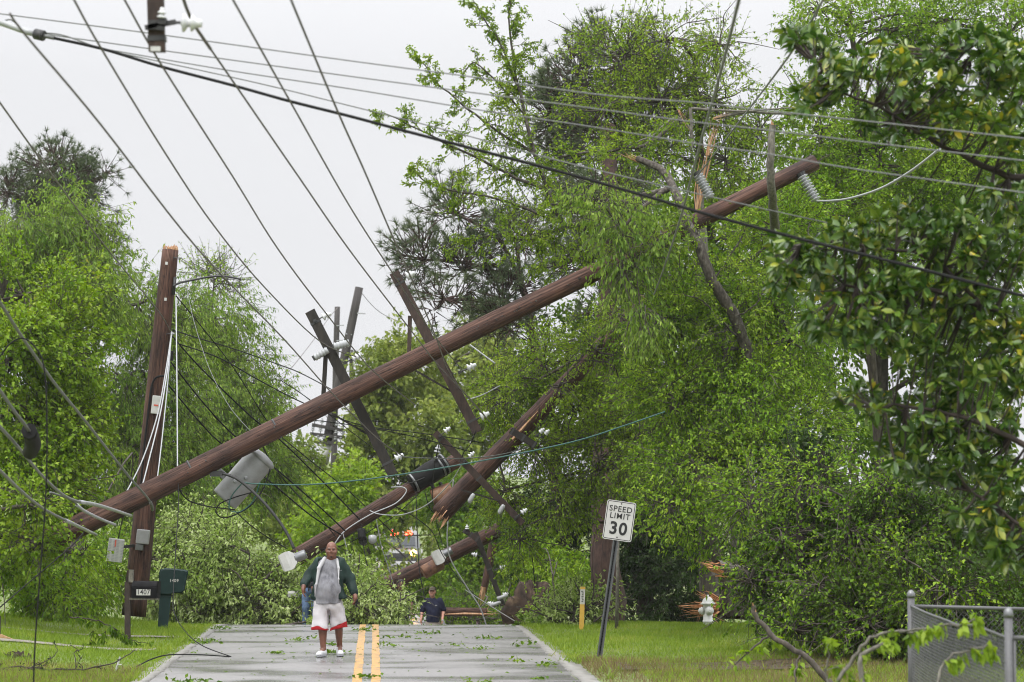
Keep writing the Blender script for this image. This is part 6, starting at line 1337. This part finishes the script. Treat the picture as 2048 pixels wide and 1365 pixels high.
# hydrant
M_hyd = mat('white_hydrant_paint', [(0.22, (.38, .32, .26)), (0.34, (.70, .70, .68)), (0.7, (.82, .82, .80))], .45, 7, detail=9, bump=.1)
HY = 55.5; hb = at(1416, 1255, HY); hb.z -= .01; u = 66 / ppm(HY) / .74      # height scale
hy = thing('fire_hydrant', hb, 'white fire hydrant standing on the grass before the orange splinters', 'fire hydrant')
def lt(name, c, d, prof, parent, m=M_hyd, seg=20): mb = MB(); mb.lathe(hb + Vector(c) * u, d, [(z * u, r * u) for z, r in prof], seg); return mesh(name, mb, m, parent, smooth=True)
lt('barrel', (0, 0, 0), (0, 0, 1), [(0, .16), (.025, .16), (.026, .115), (.12, .112), (.125, .12), (.16, .12), (.165, .108), (.50, .108), (.505, .13), (.53, .13)], hy)
bo = lt('bonnet', (0, 0, .53), (0, 0, 1), [(0, .165), (.02, .165), (.03, .13), (.07, .122), (.11, .10), (.145, .065), (.16, .035)], hy)
lt('operating_nut', (0, 0, .685), (0, 0, 1), [(0, .028), (.05, .024)], bo, seg=5)
for k in range(8):
    a = k * .785; lt('bolt', (.148 * math.cos(a), .148 * math.sin(a), .515), (0, 0, 1), [(0, .014), (.045, .014)], bo, seg=6)
nz = lt('side_nozzle', (-.10, -.02, .38), (-1, -.15, 0), [(0, .075), (.03, .075), (.031, .09), (.05, .09), (.051, .068), (.09, .068), (.10, .03), (.115, .03)], hy)
fn = lt('front_nozzle', (.02, -.10, .38), (.1, -1, 0), [(0, .085), (.03, .085), (.031, .098), (.05, .098), (.051, .075), (.085, .07), (.09, .03), (.12, .03)], hy)
# mailboxes
def mbox(parent, c, L, w, h, yawd, m, slope=0.0, slant=0.0):
    """arched box along local x"""
    M = Matrix.Translation(c) @ Matrix.Rotation(yawd, 4, 'Z'); mb = MB(); P = [(-w / 2, 0), (w / 2, 0), (w / 2, h * .6)]
    for i in range(1, 10): a = math.pi * i / 10; P.append((w / 2 * math.cos(a), h * .6 + h * .4 * math.sin(a)))
    P.append((-w / 2, h * .6)); n = len(P); vv = []
    for x in (-L / 2, L / 2): vv += [M @ Vector((x + slant * z * (1 if x > 0 else 0), y, z)) for y, z in P]
    mb.add(vv, [tuple(range(n)), tuple(reversed(range(n, 2 * n)))] + [(i, i + n, (i + 1) % n + n, (i + 1) % n) for i in range(n)])
    return mesh('box', mb, m, parent), M
M_bbox = mat('black_mailbox', [(0.3, (.004, .004, .005)), (0.7, (.009, .009, .010))], .55, 8, bump=.06, spec=.12)
M_gbox = mat('dark_green_plastic', [(0.3, (.004, .018, .017)), (0.7, (.008, .030, .028))], .5, 6, bump=.06, spec=.3)
Y1 = 49.7; m1 = thing('mailbox', at(256, 1283, Y1), 'black mailbox numbered 1407 on a rough wooden post', 'mailbox')
mb = MB(); mb.bar(at(254.5, 1288, Y1 + .05), at(255.5, 1165, Y1 + .05), .10, .10); mb.v = [tuple(Vector(v) + Vector(rng.normal(0, .004, 3))) for v in mb.v]; mesh('post', mb, M_barkdk, m1)
mb = MB(); mb.bar(at(262, 1165, Y1), at(263, 1140, Y1), .08, .09); mesh('post_top', mb, M_barkgr, m1)
bx1, Mb = mbox(m1, at(291, 1196, Y1 - .02), .46, .19, .29, R(-9), M_bbox)
mb = MB(); mb.box((0, 0, 0), (.50, .15, .03), (Matrix.Rotation(R(-9), 3, 'Z'))); mb.v = [tuple(Vector(v) + at(289, 1198, Y1 - .02)) for v in mb.v]; mesh('shelf', mb, M_barkgr, m1)
mb = MB(); mb.add([Mb @ Vector(v) for v in ((.235, -.097, .0), (.242, -.097, .0), (.242, .097, .0), (.235, .097, .0), (.235, -.097, .29), (.242, -.097, .29), (.242, .097, .29), (.235, .097, .29))], [(0, 3, 2, 1), (4, 5, 6, 7), (0, 1, 5, 4), (1, 2, 6, 5), (2, 3, 7, 6), (3, 0, 4, 7)])
mesh('door', mb, M_bbox, bx1)
mb = MB(); mb.prism([(-.135, .045), (.115, .045), (.115, .15), (-.135, .15)], .004, Mb @ Matrix.Translation((0, -.098, 0))); npl = mesh('number_plate', mb, M_sign, bx1)
v_, f_ = text_mesh('1407', .125, .0012, 1.05); mb = MB(); mb.add([Mb @ Matrix.Translation((-.01, -.1015, .0985)) @ Matrix.Rotation(math.pi / 2, 4, 'X') @ Vector((v.x * .92, v.y, v.z)) for v in v_], f_); mesh('lettering', mb, M_blackpaint, npl)['kind'] = 'lettering'
Y2 = 53.6; m2 = thing('mailbox', at(326, 1259, Y2), 'dark green plastic mailbox on a thick matching post', 'mailbox')
pb2 = at(325, 1264, Y2); mb = MB()
mb.add([at(x, y, Y2 + d) for d in (-.11, .11) for x, y in ((315, 1262), (335, 1262), (344, 1180), (320, 1180))], [(0, 1, 2, 3), (7, 6, 5, 4), (0, 4, 5, 1), (1, 5, 6, 2), (2, 6, 7, 3), (3, 7, 4, 0)]); mesh('post', mb, M_gbox, m2)
mb = MB(); P = [(318, 1190), (318, 1146), (321, 1139), (330, 1136.5), (352, 1138), (370, 1140), (376.5, 1142), (376, 1148), (369, 1182), (362, 1187), (345, 1187), (339, 1191)]; n = len(P)
ring = []
for d, k in ((-.16, .9), (-.13, 1.0), (.13, 1.0), (.16, .9)): ring += [at(347 + (x - 347) * k, 1164 + (y - 1164) * k, Y2 + d) for x, y in P]
mb.add(ring, [tuple(range(n)), tuple(reversed(range(3 * n, 4 * n)))] + [(r * n + i, (r + 1) * n + i, (r + 1) * n + (i + 1) % n, r * n + (i + 1) % n) for r in range(3) for i in range(n)]); bx2 = mesh('box', mb, M_gbox, m2)
v_, f_ = text_mesh('1409', .08, .001); mb = MB(); c_ = at(348, 1162, Y2 - .165); mb.add([c_ + Vector((v.x, -.001 - v.z, v.y)) for v in v_], f_); mesh('lettering', mb, M_sign, bx2)['kind'] = 'lettering'
m3 = thing('mailbox', at(588, 1238, 61), 'small white mailbox half buried in the fallen branches', 'mailbox')
mb = MB(); mb.bar(at(587, 1238, 61), at(587, 1194, 61), .08, .08); mesh('post', mb, M_barkdk, m3)
bx3, _m = mbox(m3, at(588, 1195, 60.95), .26, .17, .14, 0, M_sign); mb = MB(); mb.box(at(576, 1189, 60.95), (.02, .15, .12)); mesh('door', mb, M_bbox, bx3)
# brick-red marker at the left edge and brown rag of bark
o = thing('wooden_stake', at(-2, 1284, 47), 'rust-brown wooden stake with a sloping foot at the left edge of the lawn', 'stake')
mb = MB(); mb.bar(at(-4, 1286, 47), at(-3, 1232, 47), .07, .07); mesh('upright', mb, M_armred, o); mb = MB(); mb.bar(at(0, 1272, 46.9), at(29, 1284, 46.9), .06, .06); mesh('foot', mb, M_fresh, o)
o = thing('bark_pile', at(34, 1318, 42.5), 'row of torn reddish bark pieces on the grass at the lower left', 'bark'); mb = MB()
for k in range(16):
    x = 5 + 52 * random.random(); h = random.uniform(4, 15); p_ = at(x, 1319, 42.5 + random.uniform(-.2, .2)); p_.z = float(gz(p_.x, p_.y)); mb.tube([p_ - Vector((0, 0, .02)), p_ + Vector((random.gauss(0, .03), 0, h / ppm(42.5) * .6)), p_ + Vector((random.gauss(0, .06), 0, h / ppm(42.5)))], [.04, .03, .004], 5, squash=.4)
mesh('piece', mb, M_armred, o)['kind'] = 'stuff'
o = thing('pale_stick', at(232, 1350, 40), 'short pale stripped stick poking out of the grass by the left kerb', 'stick')
w = Wood(); w.limb([at(228, 1352, 40), at(234, 1335, 40), at(240, 1314, 40)], .018, .012, 6); w.limb([at(234, 1335, 40), at(237, 1330, 39.9), at(243, 1330, 39.9)], .01, .006, 5); w.build('shaft', M_lens, o)
# chain-link fence corner
M_link = mat('chain_link', (.12, .12, .125), .55, 40, metal=.3)
FB, FF, FR = at(1822, 1216, 30), at(2017, 1256, 22.2), at(2130, 1220, 30.4)
fz = 1.42
def fence_post(parent, top, Y, r, label=None):
    g = float(gz(top.x, top.y)); p = thing('x', Vector((top.x, top.y, g)), 'x', 'x') if False else None
    mb = MB(); mb.tube([Vector((top.x, top.y, g - .2)), top + Vector((0, 0, .05))], r, 12); o = mesh('post', mb, M_link, parent, smooth=True)
    mb = MB(); mb.lathe(top + Vector((0, 0, .05)), (0, 0, 1), [(0, r * 1.15), (.02, r * 1.2), (.05, r * 1.05), (.075, r * .5), (.08, r * .1)], 12); mesh('cap', mb, M_steel, o, smooth=True)
def link_panel(parent, A, B, top, pitch=.062):
    """diagonal woven wires between A and B; top(f) gives the upper edge"""
    L = (Vector((B.x, B.y, 0)) - Vector((A.x, A.y, 0))).length; seg_a, seg_b = [], []
    def pt(f, z): q = A.lerp(B, f); g = float(gz(q.x, q.y)); return Vector((q.x, q.y, g + z)), g
    n = int((L + fz) / pitch); st = 36
    for s in (1, -1):
        for i in range(-int(fz / pitch), int(L / pitch) + int(fz / pitch)):
            prev = None
            for k in range(st + 1):
                z = (fz + .1) * k / st; x = i * pitch + s * z + (0 if s > 0 else fz * .5)
                f = x / L
                if f < 0 or f > 1: prev = None; continue
                q, g = pt(f, z)
                if q.z > top(f): prev = None; continue
                q = q + Vector((0, .004 * s, 0))
                if prev is not None: seg_a.append(tuple(prev)); seg_b.append(tuple(q))
                prev = q
    V, Fc = seg_prisms(np.array(seg_a), np.array(seg_b), .0024, .0024); o = np_mesh('mesh_panel', V, Fc, M_link, parent); o['kind'] = 'stuff'; return o
fg = thing('chain_link_fence', Vector((FB.x, FB.y, float(gz(FB.x, FB.y)))), 'grey chain-link fence corner with a sagging top edge at the lower right', 'fence')
fence_post(fg, at(1822, 1205, 30), 30, .038); fence_post(fg, at(2017, 1248, 22.2), 22.2, .033)
sag = [(1822, 1212, 30), (1852, 1226, 28.4), (1892, 1241, 26.8), (1915, 1250, 25.6), (1948, 1251, 24.2), (1978, 1262, 23.2), (2016, 1277, 22.2)]
sp_ = smooth_path([at(*p) for p in sag], 5); fy = [p.y for p in sp_]; fz_ = [p.z for p in sp_]
def topf(f): y = FB.y + (FF.y - FB.y) * f; return float(np.interp(-y, [-a for a in fy], fz_))
link_panel(fg, FB, FF, topf); mb = MB(); mb.tube(sp_, .012, 6); mesh('top_wire', mb, M_link, fg, smooth=True)
link_panel(fg, FB + Vector((.02, 0, 0)), FR, lambda f: FB.z + .02)
mb = MB(); mb.tube([at(1822, 1213, 30), at(2130, 1221, 30.4)], .021, 10); mesh('top_rail', mb, M_link, fg, smooth=True)
mb = MB(); mb.tube([at(2022, 1276, 22.2), at(2100, 1278, 22.2)], .02, 10); mb.tube([at(2029, 1272, 22.2), at(2031, 1560, 22.2)], .012, 8); mesh('gate_frame', mb, M_link, fg, smooth=True)

# emergency vehicles down the road
M_vwhite = mat('vehicle_grey', (.06, .065, .068), .3, 6, coat=.4); M_glass = mat('dark_window_glass', (.02, .025, .03), .08, 4); M_tyre = mat('tyre', (.02, .02, .02), .8, 20)
M_redlamp = emit('red_beacon', (1.0, .05, .025), 14.0); M_amber = emit('amber_lamp', (1.0, .28, .03), 8.0); M_head = emit('head_lamp', (1.0, .50, .10), 30.0); M_chrome = mat('chrome', (.5, .5, .52), .2, 8, metal=.9)
def suv(label, px, Y, lit):
    c = at(px, 1130, Y); c.z = float(road_z(Y)) + .01; v = thing('emergency_vehicle', c, label, 'vehicle', 'emergency vehicles with lights on down the road')
    def P(x, y, z): return c + Vector((x, y, z))
    prof = [(-2.4, .42), (-2.45, .75), (-2.3, 1.02), (-1.1, 1.12), (-.45, 1.72), (2.1, 1.78), (2.35, 1.2), (2.4, .42)]   # y, z side outline, front at -y
    ring = []
    for x, k in ((-.98, 1), (-.92, 1.0), (.92, 1.0), (.98, 1)):
        inset = abs(x) > .95
        ring += [P(x * (1 if z < 1.15 else .86), y * (.985 if inset else 1), z - (.03 if inset and z > 1 else 0)) for y, z in prof]
    n = len(prof); mb = MB(); mb.add(ring, [tuple(reversed(range(n))), tuple(range(3 * n, 4 * n))] + [(r * n + i, r * n + (i + 1) % n, (r + 1) * n + (i + 1) % n, (r + 1) * n + i) for r in range(3) for i in range(n)]); b_ = mesh('body', mb, M_vwhite, v)
    mb = MB(); mb.add([P(-.74, -1.04, 1.19), P(.74, -1.04, 1.19), P(.68, -.54, 1.66), P(-.68, -.54, 1.66)], [(0, 1, 2, 3)]); mb.v = [tuple(Vector(q) + Vector((0, -.012, .012))) for q in mb.v]; mesh('windscreen', mb, M_glass, b_)
    for s in (-1, 1):
        mb = MB(); mb.add([P(s * .90, -.7, 1.2), P(s * .90, 1.9, 1.2), P(s * .87, 1.8, 1.64), P(s * .87, -.25, 1.64)], [(0, 1, 2, 3)]); mesh('side_window', mb, M_glass, b_)
        for y in (-1.5, 1.5):
            mb = MB(); mb.lathe(P(s * .80, y, .38), (s, 0, 0), [(0, .38), (.2, .38)], 18); wh = mesh('wheel', mb, M_tyre, v, smooth=True); mb = MB(); mb.lathe(P(s * 1.0, y, .38), (s, 0, 0), [(0, .22), (.012, .18)], 14); mesh('rim', mb, M_chrome, wh)
        mb = MB(); mb.lathe(P(s * .68, -2.44, .84), (0, -1, 0), [(0, .16), (.05, .14)], 14); mesh('headlight', mb, M_head if s > 0 and lit else M_chrome, v)
        mb = MB(); mb.box(P(s * 1.05, -.75, 1.22), (.16, .12, .16), None, .03); mesh('wing_mirror', mb, M_black, v)
    mb = MB(); mb.box(P(0, -2.44, .72), (1.05, .05, .24)); mb.box(P(0, -2.47, .50), (1.8, .10, .14)); mesh('grille', mb, M_dsteel, v)
    mb = MB(); mb.box(P(0, 0, 1.81), (1.25, .32, .10), None, .02); lb = mesh('light_bar', mb, M_dsteel, v)
    for x in (-.40, .33): mb = MB(); mb.lathe(P(x, -.16, 1.82), (0, -1, .15), [(0, .20), (.10, .21), (.17, .10)], 14); mesh('beacon', mb, M_redlamp if lit else M_amber, lb)
    return v
suv('grey emergency vehicle with two red beacons and a glowing headlight', 804, 150, True)
suv('second emergency vehicle with orange beacons left of the red-lit one', 754, 162, False)

# ------------------------------------------------------------------ drizzle haze
mh, nt, out = new_mat('drizzle_haze'); pv = N(nt, 'ShaderNodeVolumePrincipled'); pv.inputs['Color'].default_value = (.86, .88, .90, 1); pv.inputs['Density'].default_value = .0002; pv.inputs['Anisotropy'].default_value = 0.0
nt.links.new(pv.outputs[0], out.inputs['Volume'])
mb = MB(); mb.box((0, 200, 17), (560, 660, 50)); tag(mesh('haze', mb, mh), 'thin grey drizzle haze over the whole street', 'haze', kind='stuff')
